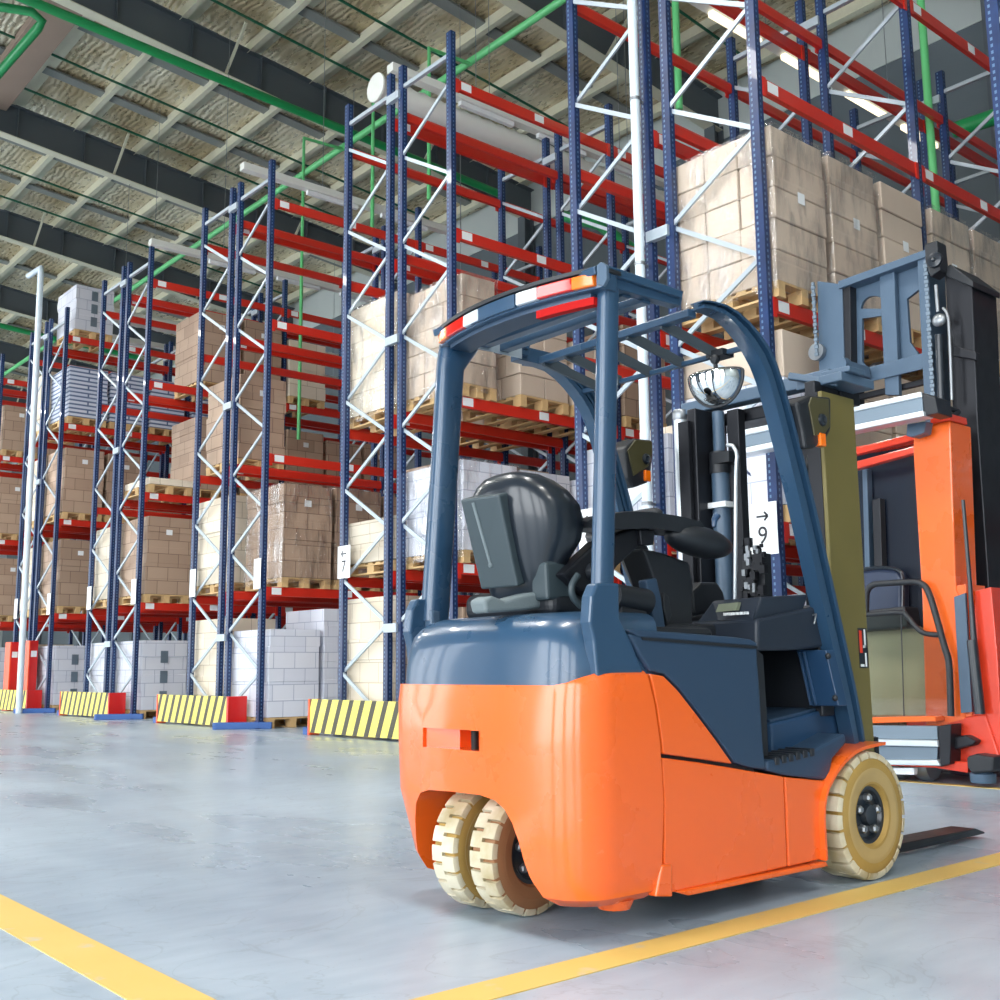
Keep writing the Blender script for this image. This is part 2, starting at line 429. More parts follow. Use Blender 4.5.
# steel frames of the roof
GY = [1.6+6*k for k in range(0, 10)]
for y in GY:
    mb = MB()
    mb.add(*(lambda q: (q.v, q.f))(roofslab(X0, XW, y-.006, y+.006, -.98, -.2)))
    fl = obj('ceiling_girder_flange', roofslab(X0, XW, y-.13, y+.13, -1.0, -.981), M['purlin']); tag(fl, 'pale lower flange of a roof girder', 'girder flange', kind='structure')
    mb.add(*(lambda q: (q.v, q.f))(roofslab(X0, XW, y-.13, y+.13, -.225, -.2)))
    x = X0+.6
    while x < XW:
        mb.box(x-.008, x+.008, y-.1, y+.1, zr(x)-.98, zr(x)-.2); x += 1.55
    o = obj('ceiling_girder', mb, M['girder']); tag(o, 'dark grey plate girder crossing under the foil roof', 'girder', kind='structure')
    o = obj('wall_column', MB().box(XW-.34, XW-.3, y-.13, y+.13, 0, ZW-.9).box(XW-.3, XW-.06, y-.01, y+.01, 0, ZW-.9).box(XW-.06, XW-.02, y-.13, y+.13, 0, ZW-.9), M['girder'])
    tag(o, 'grey steel wall column under a girder', 'column', kind='structure')
xs = []; x = -8.1
while x < XW-.3: xs.append(x); x += 1.5
for x in xs:
    o = obj('ceiling_purlin', MB().box(x-.02, x+.02, Y0, Y1-.3, zr(x)-.21, zr(x)-.01).box(x-.02, x+.1, Y0, Y1-.3, zr(x)-.225, zr(x)-.21).box(x+.1, x+.36, Y0, Y1-.3, zr(x+.36)-.035, zr(x+.36)-.02), M['purlin'])
    tag(o, 'pale galvanised roof purlin running over the girders', 'purlin', kind='structure')
for k in range(len(GY)-1):
    ym = GY[k]+3.
    for dy in (-1.1, 1.1):
        o = obj('ceiling_strut', roofslab(-6, XW-.4, ym+dy-.14, ym+dy+.14, -.1, -.05), M['strap'])
        tag(o, 'flat grey bridging strap between the roof purlins', 'strap', kind='structure')
for y in GY[1:]:
    for x in (4.4, 9.4, 14.4):
        for s in (-1, 1):
            o = obj('ceiling_brace', MB().bar((x, y+s*.05, zr(x)-.95), (x, y+s*.9, zr(x)-.2), .05, .05), M['purlin']); tag(o, 'short diagonal fly brace from girder to purlin', 'brace', kind='structure')

# unseen fill lights added over the main aisle to brighten floor and side faces
for k in range(9):
    ld = bpy.data.lights.new('aisle_fill_light', 'AREA'); ld.shape = 'RECTANGLE'; ld.size = 2.4; ld.size_y = .5; ld.energy = 230; ld.color = (1., .98, .94)
    lo = bpy.data.objects.new('aisle_fill_light', ld); COL.objects.link(lo); lo.location = (1.2, -9+k*6.2, 10.2)
    o = obj('ceiling_fill_housing', MB().box(0, 2.4, -9+k*6.2-.28, -9+k*6.2+.28, 10.22, 10.34).box(1.19, 1.21, -9+k*6.2-.01, -9+k*6.2+.01, 10.34, zr(1.2)), M['duct']); tag(o, 'white housing added above an unseen fill light over the main aisle', 'lamp', kind='structure')
bx_ = at(34, 46, 'Z', zr(4.)-.5).x
o = obj('ceiling_gutter', MB().box(bx_-.42, bx_+.3, Y0, Y1-.3, zr(bx_)-.42, zr(bx_)-.23), mat('dusty_brown_sheet', (158, 138, 124), .55, var=.12, vscale=1.5)); tag(o, 'wide dusty brown sheet-metal beam under the roof', 'gutter', kind='structure')
# painted lines
def line(x0, x1, y0, y1, lab):
    o = obj('floor_marking', MB().box(x0, x1, y0, y1, 0, .003), M['line']); tag(o, lab, 'floor line', kind='structure')
line(1.14, 1.30, -6, 30, 'yellow painted line crossing the left foreground')
line(1.30, 14., 2.155, 2.285, 'yellow painted line along the near side of the orange forklift')
line(7.02, 7.1, 2.3, 4.9, 'faint yellow painted line before the reach truck')

# ---------------------------------------------------------------- sprinkler pipes
def pipe(name, path, r, m, lab, cat='pipe', group=None):
    o = obj(name, MB().tube(path, r, 12), m, smooth=1.); tag(o, lab, cat, group); return o
xp = 11.; zp = 11.06
pipe('sprinkler_pipe', [(xp, -6, zp), (xp, 60, zp)], .065, M['green_light'], 'long pale green sprinkler main running level past all the rack tops')
pm = []
for px, py in ((-40, -28), (40, -2), (120, 32), (220, 76), (345, 128)):
    p = at(px, py, 'Y', 18.9); pm.append(p)
pipe('sprinkler_pipe', [pm[0], pm[4]+(pm[4]-pm[1])*.7], .09, M['green'], 'thick green sprinkler main just under the second roof girder')
a = at(-30, 2, 'Z', 13.2); b = at(32, 12, 'Z', 13.2); b2 = at(42, 21, 'Z', 13.1); c = at(38, 28, 'Z', 13.); d = at(-40, 118, 'Z', 13.)
pipe('sprinkler_pipe', [a, b, b2, c, d], .09, M['green'], 'thick green sprinkler pipe with an elbow in the top left corner')
pipe('sprinkler_pipe', [at(-10, 323, 'Y', 34), at(60, 340, 'Y', 34), at(140, 358, 'Y', 34)], .08, M['green'], 'green sprinkler main far down the hall by the distant girders')
for y in (12.2, 16.6, 18.4, 22.6, 24.4, 28.6, 30.4):
    pipe('sprinkler_branch', [(-5, y, zr(-5)-.32), (XW-1, y, zr(XW-1)-.32)], .028, M['green_dark'], 'thin dark green sprinkler branch under the foil roof', group='thin sprinkler branches')
for (px, y, l) in ((302, 16.84, 'beside the fourth rack'), (372, 12.57, 'behind the third rack'), (429, 10.45, 'beside the tall rack left of the guard')):
    x = 11.
    pt = at(px, 250, 'X', 10.1)
    pipe('sprinkler_drop', [(11, pt.y, 11.0), (10.1, pt.y, 10.95), (10.1, pt.y, 5. if px == 302 else 8.3)], .035, M['green_light'], 'pale green vertical sprinkler drop '+l)
p = at(925, 60, 'Y', 6.25); pipe('sprinkler_drop', [(p.x, p.y, 10.4), (p.x, p.y, 4)], .05, M['green_light'], 'pale green vertical drop between the racks above the reach truck')
p = at(676, 20, 'X', 11.); pipe('sprinkler_drop', [(11, p.y, 10.9), (11, p.y, 8.3)], .05, M['green_light'], 'pale green vertical drop seen through the tall white-braced frame')
pipe('sprinkler_pipe', [at(560, 215, 'X', 16), at(600, 225, 'X', 16), at(650, 262, 'X', 16)], .12, M['green'], 'short thick green pipe behind the rack above the light bar')
pipe('sprinkler_pipe', [at(955, 130, 'X', 15), at(1010, 112, 'X', 15)], .12, M['green'], 'short thick green pipe behind the right-hand rack')

# ---------------------------------------------------------------- lighting trunking and round ducts over the aisles
for y, xx, zz, lab in ((8.35, 5.76, 6.64, 'aisle beside the forklift guard'), (12.57, 6.32, 7.33, 'aisle left of the nearest tall rack'), (16.84, 6.85, 7.74, 'third aisle from the forklift'), (21.2, 6.9, 7.8, 'farthest aisle'), (4.14, 7.6, 8.75, 'aisle of the reach truck')):
    y_ = y
    z_ = 8.75
    X = at({8.35: 390, 12.57: 242, 16.84: 150, 21.2: 60, 4.14: 692}[y], {8.35: 72, 12.57: 170, 16.84: 245, 21.2: 330, 4.14: 0}[y], 'Z', z_)
    x0, yy = X.x, X.y
    t = thing('light_trunking', (x0, yy, z_), 'white lighting trunking hung over the '+lab, 'light fitting')
    obj('tray', MB().box(x0, XW-1.2, yy-.07, yy+.07, z_, z_+.12), M['duct'], t)
    xx = x0+1.2 if y != 4.14 else x0+.35
    while xx < XW-3:
        obj('lamp_tube', MB().box(xx, xx+1.0, yy-.035, yy+.035, z_-.07, z_-.002), M['lamp'] if y == 4.14 else M['white'], t); xx += 1.5
    for xx in (x0+1.5, x0+4.5, x0+7.5):
        if xx < XW-1.5: obj('hanger_wire', MB().tube([(xx, yy, z_+.12), (xx, yy, zr(xx)-.05)], .006, 5), M['steel'], t)
for (px, py, lab) in ((377, 88, 'beside the nearest tall rack'), (62, 305, 'near the far racks')):
    c = at(px, py, 'Z', 8.6)
    t = thing('air_duct', c, 'round white air duct with flat end disc '+lab, 'duct')
    obj('end_disc', MB().lathe([(.02, -.03), (.2, -.03), (.2, 0)], c, 'X', 28), M['duct'], t, smooth=.6)
    obj('tube', MB().lathe([(.15 if k % 2 else .17, k*.12) for k in range(0, 80)], c, 'X', 20), M['duct'], t, smooth=.8)
    for k in (2, 5, 8):
        obj('hanger_wire', MB().tube([(c.x+k, c.y, c.z+.15), (c.x+k, c.y, zr(c.x+k)-.03)], .006, 5), M['steel'], t)
# ---------------------------------------------------------------- pallet racking
XF = 7.31; BAY = 2.645; LV = (1.92, 3.79, 5.74, 7.57); TOP = 8.15; DY = (0., .965, 1.22, 2.185)
UP_ME = MB().box(-.035, .035, -.045, .045, 0, TOP).mesh('upright'); UP_ME.materials.append(M['upright'])
FT_ME = MB().box(-.08, .08, -.07, .07, 0, .012).box(-.045, .045, -.055, .055, .012, .1).mesh('foot_plate'); FT_ME.materials.append(M['rack_blue'])
BL = BAY-.07
bm_ = MB().prism([(0, -.02, .0), (0, -.02, -.125), (0, .03, -.125), (0, .03, -.03), (0, .014, 0.)], (BL, 0, 0))
BM_ME = bm_.mesh('beam'); BM_ME.materials.append(M['beam_red'])
CN_ME = MB().box(0, .05, -.034, -.02, -.17, 0.).mesh('connector'); CN_ME.materials.append(M['beam_red'])
CN2_ME = MB().box(BL-.05, BL, -.034, -.02, -.17, 0.).mesh('connector'); CN2_ME.materials.append(M['beam_red'])
LB_ME = MB().box(.09, .24, -.0225, -.0195, -.105, -.01).mesh('label'); LB_ME.materials.append(M['label'])
LB2_ME = MB().box(1.25, 1.4, -.0225, -.0195, -.105, -.01).mesh('label'); LB2_ME.materials.append(M['label'])
BC_ME = MB().box(.105, .225, -.0235, -.022, -.05, -.03).box(.105, .225, -.0235, -.022, -.085, -.065).mesh('barcode'); BC_ME.materials.append(M['ink'])
SP_ME = MB().box(-.03, .03, 0, DY[2]-DY[1], -.05, .05).mesh('row_spacer'); SP_ME.materials.append(M['galv'])
HB_ME = MB().box(-.022, .022, 0, .965, -.025, .025).mesh('horizontal_brace'); HB_ME.materials.append(M['galv'])
ZN = 7.53; ST = .565
_d = Vector((0, .965, -ST))
DG_ME = MB().bar((0, 0, 0), _d, .042, .022, (1, 0, 0)).mesh('diagonal_brace'); DG_ME.materials.append(M['galv'])
DG2_ME = MB().bar((0, 0, 0), (0, -.965, -ST), .042, .022, (1, 0, 0)).mesh('diagonal_brace'); DG2_ME.materials.append(M['galv'])
BT_ME = MB().lathe([(.013, -.012), (.013, 0)], (0, 0, 0), 'X', 8).mesh('bolt'); BT_ME.materials.append(M['galv'])

def rack(yf, label, bays=3, lines=(0, 1, 2, 3), bolts=False):
    t = thing('pallet_rack', (XF, yf+1.09, 0), label, 'rack')
    L = Vector(t.location)
    def ch(name, me, x, y, z): return link_mesh(name, me, None, t, (x-L.x, y-L.y, z))
    for k in range(bays+1):
        x = XF+k*BAY
        for i in lines:
            ch('upright', UP_ME, x, yf+DY[i], 0)
            if k < 2: ch('foot_plate', FT_ME, x, yf+DY[i], 0)
        for a, sgn in ((0, 1), (3, -1)):
            if a not in lines: continue
            ch('horizontal_brace', HB_ME, x, yf+(0 if a == 0 else DY[2]), 7.87)
            n = 13 if k < 2 else (12 if k == 2 else 6)
            for q in range(n):
                y0 = yf+DY[a]; y1 = y0+sgn*.965
                out = q % 2 == 0
                me = (DG_ME if sgn > 0 else DG2_ME) if out else (DG2_ME if sgn > 0 else DG_ME)
                ch('diagonal_brace', me, x-.012 if out else x+.012, y0 if out else y1, ZN-q*ST)
        if 1 in lines and 2 in lines:
            for z in (7.78, 4.67, 1.25):
                if k < 3: ch('row_spacer', SP_ME, x-.04, yf+DY[1], z)
    for k in range(bays):
        for i in lines:
            for z in LV:
                x = XF+k*BAY+.035
                fy = yf+DY[i]
                b = ch('beam', BM_ME, x, fy-.015 if i in (0, 2) else fy+.015, z)
                if i in (1, 3): b.rotation_euler = (0, 0, PI); b.location.x += BL
                link_mesh('connector', CN_ME, None, b); link_mesh('connector', CN2_ME, None, b)
                if i == 0 or k == 0:
                    link_mesh('label', LB_ME, None, b)
                    if i == 0: link_mesh('label', LB2_ME, None, b)
    return t
RY = {'R-1': .945, 'R0': 5.156, 'R1': 9.35, 'R2': 13.6, 'R3': 17.9, 'R4': 22.1, 'R5': 26.4}
RN = {'R0': 'reach truck rack', 'R1': 'rack behind forklift seat', 'R2': 'second rack left of forklift', 'R3': 'third rack left of forklift',
      'R4': 'fourth rack left of forklift', 'R5': 'farthest rack', 'R-1': 'rack at the right edge'}
rack(RY['R0'], 'tall blue and red pallet rack right behind the reach truck')
rack(RY['R1'], 'blue and red pallet rack behind the forklift seat, empty top beams')
rack(RY['R2'], 'blue and red pallet rack, second to the left of the forklift')
rack(RY['R3'], 'blue and red pallet rack, third to the left of the forklift')
rack(RY['R4'], 'blue and red pallet rack with blue-white tray loads, fourth left of the forklift')
rack(RY['R5'], 'far blue and red pallet rack cut by the left picture edge', lines=(0, 1, 2, 3), bays=2)
rack(RY['R-1'], 'blue pallet rack frame cut by the right picture edge', lines=(2, 3), bays=1)

# aisle signs hung on the end uprights
def sign(y, z, w, h, txt, lab, dy=0.):
    x = XF-.05
    t = thing('aisle_sign', (x, y, z-h/2), lab, 'sign')
    obj('sheet', MB().box(x-.004, x, y-w/2, y+w/2, z-h/2, z+h/2), M['label'], t)
    rot = (PI/2, 0, -PI/2)
    if txt:
        text('digit', txt[1], .2, M['ink'], t, (x-.006, y-.0, z-.06), rot)
        s = 1 if txt[0] == '>' else -1          # arrow drawn as a shaft and two barbs
        yc, zc = y, z+.1; k = -s
        mb = MB().box(x-.006, x-.004, yc-.055, yc+.055, zc-.008, zc+.008)
        for d in (-1, 1): mb.bar((x-.005, yc+k*.055, zc), (x-.005, yc+k*.02, zc+d*.034), .016, .002, (1, 0, 0))
        obj('arrow', mb, M['ink'], t)
sign(5.25, 1.87, .28, .42, '>9', 'white sheet with an arrow and number 9 on the upright behind the mast')
sign(7.2, 2.06, .28, .40, '<8', 'white aisle sheet with left arrow and 8 beyond the seat back')
sign(11.45, 2.09, .28, .40, '<7', 'white sheet with left arrow and 7 on the upright left of the forklift')
for y, l in ((9.43, 'behind the forklift rear pillar'), (13.66, 'on the second rack, near side'), (15.7, 'on the second rack, far side'), (17.96, 'on the third rack, near side'), (20., 'on the third rack, far side'), (22.16, 'on the fourth rack, near side'), (24.2, 'on the fourth rack, far side')):
    sign(y, 2.1, .2, .42, None, 'small blank white sheet '+l)

# floor barriers guarding the row ends
def barrier(y0, y1, x, lab, near_post=True, foot=True):
    t = thing('rack_end_barrier', (x, (y0+y1)/2, 0), lab, 'barrier', 'hazard barriers at the rack ends')
    obj('striped_panel', MB().box(x-.02, x+.02, y0+.06, y1-.03, .03, .43), M['stripes'], t)
    obj('end_post', MB().box(x-.03, x+.12, y1-.03, y1+.01, 0, .43), M['fire_orange'], t, bevel=.006)
    obj('end_post', MB().box(x-.025, x+.26, y0, y0+.06, 0, .43), M['fire_red'], t, bevel=.006)
    if foot: obj('foot', MB().box(x-.03, x+.12, y1+.012, y1+.12, 0, .09), M['blue_plate'], t, bevel=.006)
barrier(9.75, 11.86, 7.06, 'yellow and black striped barrier nearest the orange forklift')
barrier(13.98, 16.33, 7.06, 'yellow and black striped barrier before the second rack')
barrier(18.25, 20.6, 7.06, 'yellow and black striped barrier before the third rack')
barrier(22.45, 24.9, 7.06, 'striped barrier cut by the left picture edge')
def guide(y, lab):
    t = MB()
    pts = []
    a = Vector((6.86, y+.32, 0)); b = Vector((7.45, y-.1, 0)); d = (b-a).normalized(); n = Vector((-d.y, d.x, 0))
    for k in range(9): an = PI/2+PI*k/8; pts.append(a+n*.07*math.sin(an)+d*.07*math.cos(an))
    pts += [b-n*.07, b+n*.07]
    o = obj('floor_guide', MB().prism(pts, (0, 0, .09)), M['blue_plate'], bevel=.008); tag(o, lab, 'floor guide', 'blue guides at the aisle mouths')
guide(13.6, 'low blue floor guide at the foot of the second rack')
guide(17.9, 'low blue floor guide at the foot of the third rack')
guide(22.1, 'low blue floor guide at the foot of the fourth rack')

# white pipes standing by the racks
p = at(641, 300, 'X', 7.16)
t = thing('down_pipe', (7.16, p.y, 0), 'white vertical pipe clamped to the rack behind the forklift guard', 'pipe')
obj('tube', MB().tube([(7.16, p.y, 0), (7.16, p.y, 11)], .045, 14), M['pipe_white'], t, smooth=1.)
for z in (2.2, 4.4, 6.0, 7.5): obj('clamp', MB().lathe([(.05, -.015), (.052, 0), (.05, .015)], (7.16, p.y, z), 'Z', 14).box(7.16, 7.26, p.y-.012, p.y+.012, z-.012, z+.012), M['steel'], t)
p = at(41, 270, 'X', 6.85)
o = obj('down_pipe', MB().tube([(6.85, p.y-.15, 0), (6.85, p.y-.0, p.z-.1), (6.85, p.y+.02, p.z+.05), (6.85, p.y+.8, p.z+.1)], .06, 12), M['pipe_white'], smooth=1.)
tag(o, 'white vertical pipe with bent top before the fourth rack', 'pipe')
# fire cabinets
def cabinet(px, py, lab):
    x = 7.12; y = at(px, py, 'X', x).y
    t = thing('fire_cabinet', (x, y, 0), lab, 'cabinet')
    obj('front_panel', MB().box(x-.02, x, y, y+.34, .0, 1.4), M['fire_orange'], t)
    obj('body', MB().box(x, x+.15, y, y+.34, 0, 1.4), M['fire_red'], t)
    obj('label', MB().box(x+.02, x+.13, y-.004, y, 1.08, 1.2), M['label'], t)
cabinet(28, 690, 'red and orange cabinet beside the fourth rack foot')
cabinet(9, 690, 'red and orange cabinet cut by the left picture edge')
# ---------------------------------------------------------------- pallet loads
def pallet_mesh(w, d):
    mb = MB()
    for k in range(7): y = -d/2+.05+k*(d-.1)/6; mb.box(-w/2, w/2, y-.05, y+.05, .12, .14)
    for x in (-w/2+.05, 0, w/2-.05):
        mb.box(x-.05, x+.05, -d/2, d/2, .1, .12); mb.box(x-.05, x+.05, -d/2, d/2, 0, .02)
        for y in (-d/2+.07, 0, d/2-.07): mb.box(x-.045, x+.045, y-.07, y+.07, .02, .1)
    me = mb.mesh('pallet'); me.materials.append(M['wood']); return me
PAL = {}
def pal(w, d):
    k = (round(w, 2), round(d, 2))
    if k not in PAL: PAL[k] = pallet_mesh(*k)
    return PAL[k]
def wobbly_block(w, d, h, seed, amt=.012):
    """wrapped stack: a block whose layers sit slightly off each other"""
    r = random.Random(seed); mb = MB(); n = max(3, int(h/.24)); secs = []
    for i in range(n):
        ox, oy = r.uniform(-amt, amt), r.uniform(-amt, amt)
        for z in (h*i/n+.004, h*(i+1)/n-.004):
            secs.append([(-w/2+ox, -d/2+oy, z), (w/2+ox, -d/2+oy, z), (w/2+ox, d/2+oy, z), (-w/2+ox, d/2+oy, z)])
    return mb.loft(secs)
BLK = {}
CART = {}
def carton_mesh(w, d, h, m):
    k = (round(w, 3), round(d, 3), round(h, 3), m)
    if k not in CART:
        mb = MB().box(-w/2, w/2, -d/2, d/2, 0, h)
        me = mb.mesh('carton'); bm = bmesh.new(); bm.from_mesh(me)
        bmesh.ops.bevel(bm, geom=bm.edges[:], offset=.008, segments=1, affect='EDGES'); bm.to_mesh(me); bm.free()
        me.materials.append(M[m]); CART[k] = me
    return CART[k]
LEVW = {0: 'on floor', 1: 'first beams', 2: 'second beams', 3: 'third beams', 4: 'top beams'}
SLOT = ['aisle end', 'second in', 'third in', 'fourth in', 'fifth in', 'sixth in', 'seventh in']
nload = [0]
def load(row, back, lev, slot, style, h, w=.78, dx=0., parts=False, film=False, word=None, y_in=0., yx=None):
    """one pallet load; slot counts along the row from the aisle end"""
    nload[0] += 1
    z = (0,)+LV; z = z[lev]
    k = slot//3; x0 = XF+k*BAY+.085+(slot % 3)*.86+dx
    d = 1.08; yf = RY[row]+(DY[2]-.03 if back else -.085)+y_in
    if slot % 3 == 2: w = min(w, .75)
    cx, cy = x0+w/2, yf+d/2
    word = word or {'brown': 'brown carton load', 'brown_big': 'brown carton load', 'cream': 'cream wrapped load', 'whitebox': 'white carton load', 'layers': 'blue and white tray load'}[style]
    lab = '%s %s, %s, %s, %s' % (word, LEVW[lev], RN[row], 'far side' if back else 'near side', SLOT[slot])
    t = thing('pallet_load', (cx, cy, z+.001), lab, 'pallet load', 'pallet loads in the racks')
    link_mesh('pallet', pal(w, d), None, t)
    if parts:
        nx, ny = parts; nz = max(2, round(h/.27)); ch = h/nz; r = random.Random(nload[0])
        bm_name = 'board_white' if style == 'whitebox' else 'board'
        for q in range(nz):
            fx, fy = (nx, ny) if q % 2 == 0 else (max(1, nx-1), ny+1) if nx > 1 else (nx, ny)
            cw, cdp = w/fx, d/fy
            for i in range(fx):
                for j in range(fy):
                    if 0 < i < fx-1 and 0 < j < fy-1: continue
                    c = link_mesh('carton', carton_mesh(cw-.008, cdp-.008, ch-.006, bm_name), None, t, (-w/2+cw*(i+.5)+r.uniform(-.008, .008), -d/2+cdp*(j+.5)+r.uniform(-.008, .008), .142+q*ch))
        if r.random() < .8:
            obj('label', MB().box(cx-.05, cx+.05, yf-.014, yf-.012, z+.14+h*.55, z+.14+h*.55+.1), M['label'], t)
    else:
        key = (round(w, 2), round(h, 2), style, nload[0] % 4)
        if key not in BLK:
            me = wobbly_block(w, d, h, nload[0]).mesh('carton_stack'); me.materials.append(M[style]); BLK[key] = me
        link_mesh('carton_stack', BLK[key], None, t, (0, 0, .142))
        r = random.Random(nload[0])
        if style in ('brown', 'brown_big') and h > .6:
            obj('label', MB().box(cx-.06, cx+.05, yf-.016, yf-.013, z+.1+h*.8, z+.1+h*.8+.09), M['label'], t)
        if style == 'whitebox' and row in ('R3', 'R4'):
            for q in range(3):
                obj('print', MB().box(cx-.08, cx+.05, yf-.016, yf-.0125, z+.25+q*h*.29, z+.25+q*h*.29+.2), M['alu_dark'], t)
    if film:
        m = wobbly_block(w+.03, d+.03, h+.1, nload[0], .01)
        m.xf(Matrix.Translation((cx, cy, z+.06)))
        f = obj('stretch_film', m, M['film'], t)
    return t
# rack behind the reach truck
for s in (0, 1, 2): load('R0', 0, 2, s, 'brown_big', 1.37, w=.76, parts=((1, 3), (1, 3), (1, 3))[s], film=(s != 2), dx=-.02)
for s in (3, 4, 5): load('R0', 0, 2, s, 'brown_big', 1.37, w=.76, parts=(2, 3), film=True)
cap = load('R0', 0, 1, 0, 'whitebox', 1.05, word='white load, blue crescent')
c_ = link_mesh('carton', carton_mesh(.76, 1.06, .4, 'board'), None, cap, (0, 0, 1.2))
load('R0', 0, 1, 1, 'brown_big', 1.3, parts=(2, 3)); load('R0', 0, 1, 2, 'brown_big', 1.35, parts=(2, 3))
for s in (3, 4, 5): load('R0', 0, 1, s, 'brown_big', 1.4, parts=(2, 3), film=True)
load('R0', 0, 0, 0, 'whitebox', 1.2); load('R0', 0, 0, 1, 'brown', 1.2)
load('R0', 1, 1, 0, 'whitebox', .8); load('R0', 1, 1, 1, 'cream', 1.1); load('R0', 1, 0, 0, 'cream', 1.3); load('R0', 1, 1, 2, 'brown', 1.2)
# blue crescent printed on the white sheet-wrapped load
_x = cap.location.x-.39-.006; mb = MB(); pts = []
pc = at(751, 462, 'X', _x)
for k in range(13): a = -.25+2.2*k/12-.9; pts.append(pc+Vector((0, .13*math.cos(a)-.05, .13*math.sin(a))))
for k in range(13): a = -.25+2.2*(12-k)/12-.9; pts.append(pc+Vector((0, .085*math.cos(a)-.02, .11*math.sin(a)+.012)))
obj('printed_mark', MB().prism(pts, (-.004, 0, 0)), mat('navy_print', (40, 52, 92), .5), cap)
# rack behind the seat
load('R1', 0, 2, 0, 'brown', 1.28, w=.5, parts=(1, 3), film=True)
load('R1', 0, 2, 1, 'brown_big', 1.3, parts=(2, 3), dx=.0); load('R1', 0, 2, 2, 'brown_big', .8, parts=(2, 3)); load('R1', 0, 2, 3, 'brown', 1.2)
load('R1', 0, 1, 0, 'whitebox', 1.0, film=True); load('R1', 0, 1, 1, 'whitebox', .98); load('R1', 0, 1, 2, 'whitebox', .95); load('R1', 1, 1, 1, 'brown', 1.3); load('R1', 1, 1, 2, 'brown', 1.3)
load('R1', 0, 0, 0, 'brown', 1.3); load('R1', 0, 0, 1, 'whitebox', 1.2)
load('R1', 1, 2, 0, 'cream', 1.42, film=True, word='white film-wrapped tall load'); load('R1', 1, 1, 0, 'cream', .52); load('R1', 1, 0, 0, 'cream', 1.5)
load('R1', 1, 2, 2, 'brown', 1.1)
# second rack to the left
load('R2', 0, 1, 0, 'brown', 1.32, dx=.17, film=True); load('R2', 0, 1, 1, 'brown', 1.34, dx=.17, film=True); load('R2', 0, 1, 2, 'brown', 1.3, w=.6, dx=.18)
load('R2', 0, 0, 0, 'whitebox', 1.2); load('R2', 0, 0, 1, 'whitebox', 1.5); load('R2', 0, 0, 2, 'whitebox', 1.4)
load('R2', 1, 1, 0, 'cream', 1.3); load('R2', 1, 0, 0, 'cream', 1.4); load('R2', 1, 2, 0, 'brown', 1.3, dx=.1); load('R2', 1, 1, 1, 'brown', 1.3)
# third rack
for s in (1, 2, 3): load('R3', 0, 3, s, 'brown' if s < 3 else 'cream', 1.3 if s < 3 else 1.1)
for s in (1, 2, 3, 4, 5): load('R3', 0, 2, s, 'brown', (1.3, 1.25, 1.3, 1.2, 1.25)[s-1], dx=-.01)
load('R3', 0, 2, 0, 'cream', .12, word='very low pale load'); load('R3', 0, 1, 0, 'brown', 1.32); load('R3', 0, 1, 1, 'brown', 1.25); load('R3', 0, 1, 2, 'brown', 1.3)
load('R3', 0, 0, 0, 'whitebox', 1.15); load('R3', 0, 0, 1, 'whitebox', 1.15); load('R3', 1, 0, 0, 'whitebox', 1.15); load('R3', 1, 1, 0, 'cream', 1.3); load('R3', 0, 1, 3, 'brown', 1.2)
# fourth rack
load('R4', 0, 4, 0, 'whitebox', .95, dx=.05)
for s in (0, 1, 2, 3, 4): load('R4', 0, 3, s, 'layers', 1.05)
load('R4', 0, 2, 0, 'brown', 1.3); load('R4', 0, 2, 1, 'brown', 1.28); load('R4', 0, 2, 2, 'brown', .7); load('R4', 0, 2, 3, 'cream', 1.1)
load('R4', 0, 1, 0, 'brown', 1.32); load('R4', 0, 1, 1, 'brown', 1.3); load('R4', 0, 1, 2, 'brown', 1.25)
for s in (0, 1, 2): load('R4', 0, 0, s, 'whitebox', 1.15)
load('R4', 1, 3, 0, 'cream', 1.2); load('R4', 1, 2, 0, 'cream', 1.3); load('R4', 1, 1, 0, 'cream', 1.3); load('R4', 1, 0, 0, 'cream', 1.2)
# farthest rack
load('R5', 0, 3, 0, 'brown', 1.05); load('R5', 0, 2, 0, 'brown', 1.3); load('R5', 0, 2, 1, 'brown', 1.3); load('R5', 0, 1, 0, 'brown', 1.3); load('R5', 0, 1, 1, 'brown', 1.3); load('R5', 0, 3, 1, 'brown', 1.2)
load('R5', 0, 0, 0, 'whitebox', 1.2)
# ---------------------------------------------------------------- the orange forklift
YC = 2.84
F = thing('forklift', (3.2, YC, 0), 'orange and slate blue three-wheel forklift with pale tyres in the foreground', 'forklift')
def mir(mb, c=None):
    c = c or YC
    q = MB(); q.v = [Vector((v.x, 2*c-v.y, v.z)) for v in mb.v]; q.f = [tuple(reversed(f)) for f in mb.f]; return q
def both(name, mb, m, parent, c=None, **k): return obj(name, mb, m, parent, **k), obj(name, mir(mb, c), m, parent, **k)

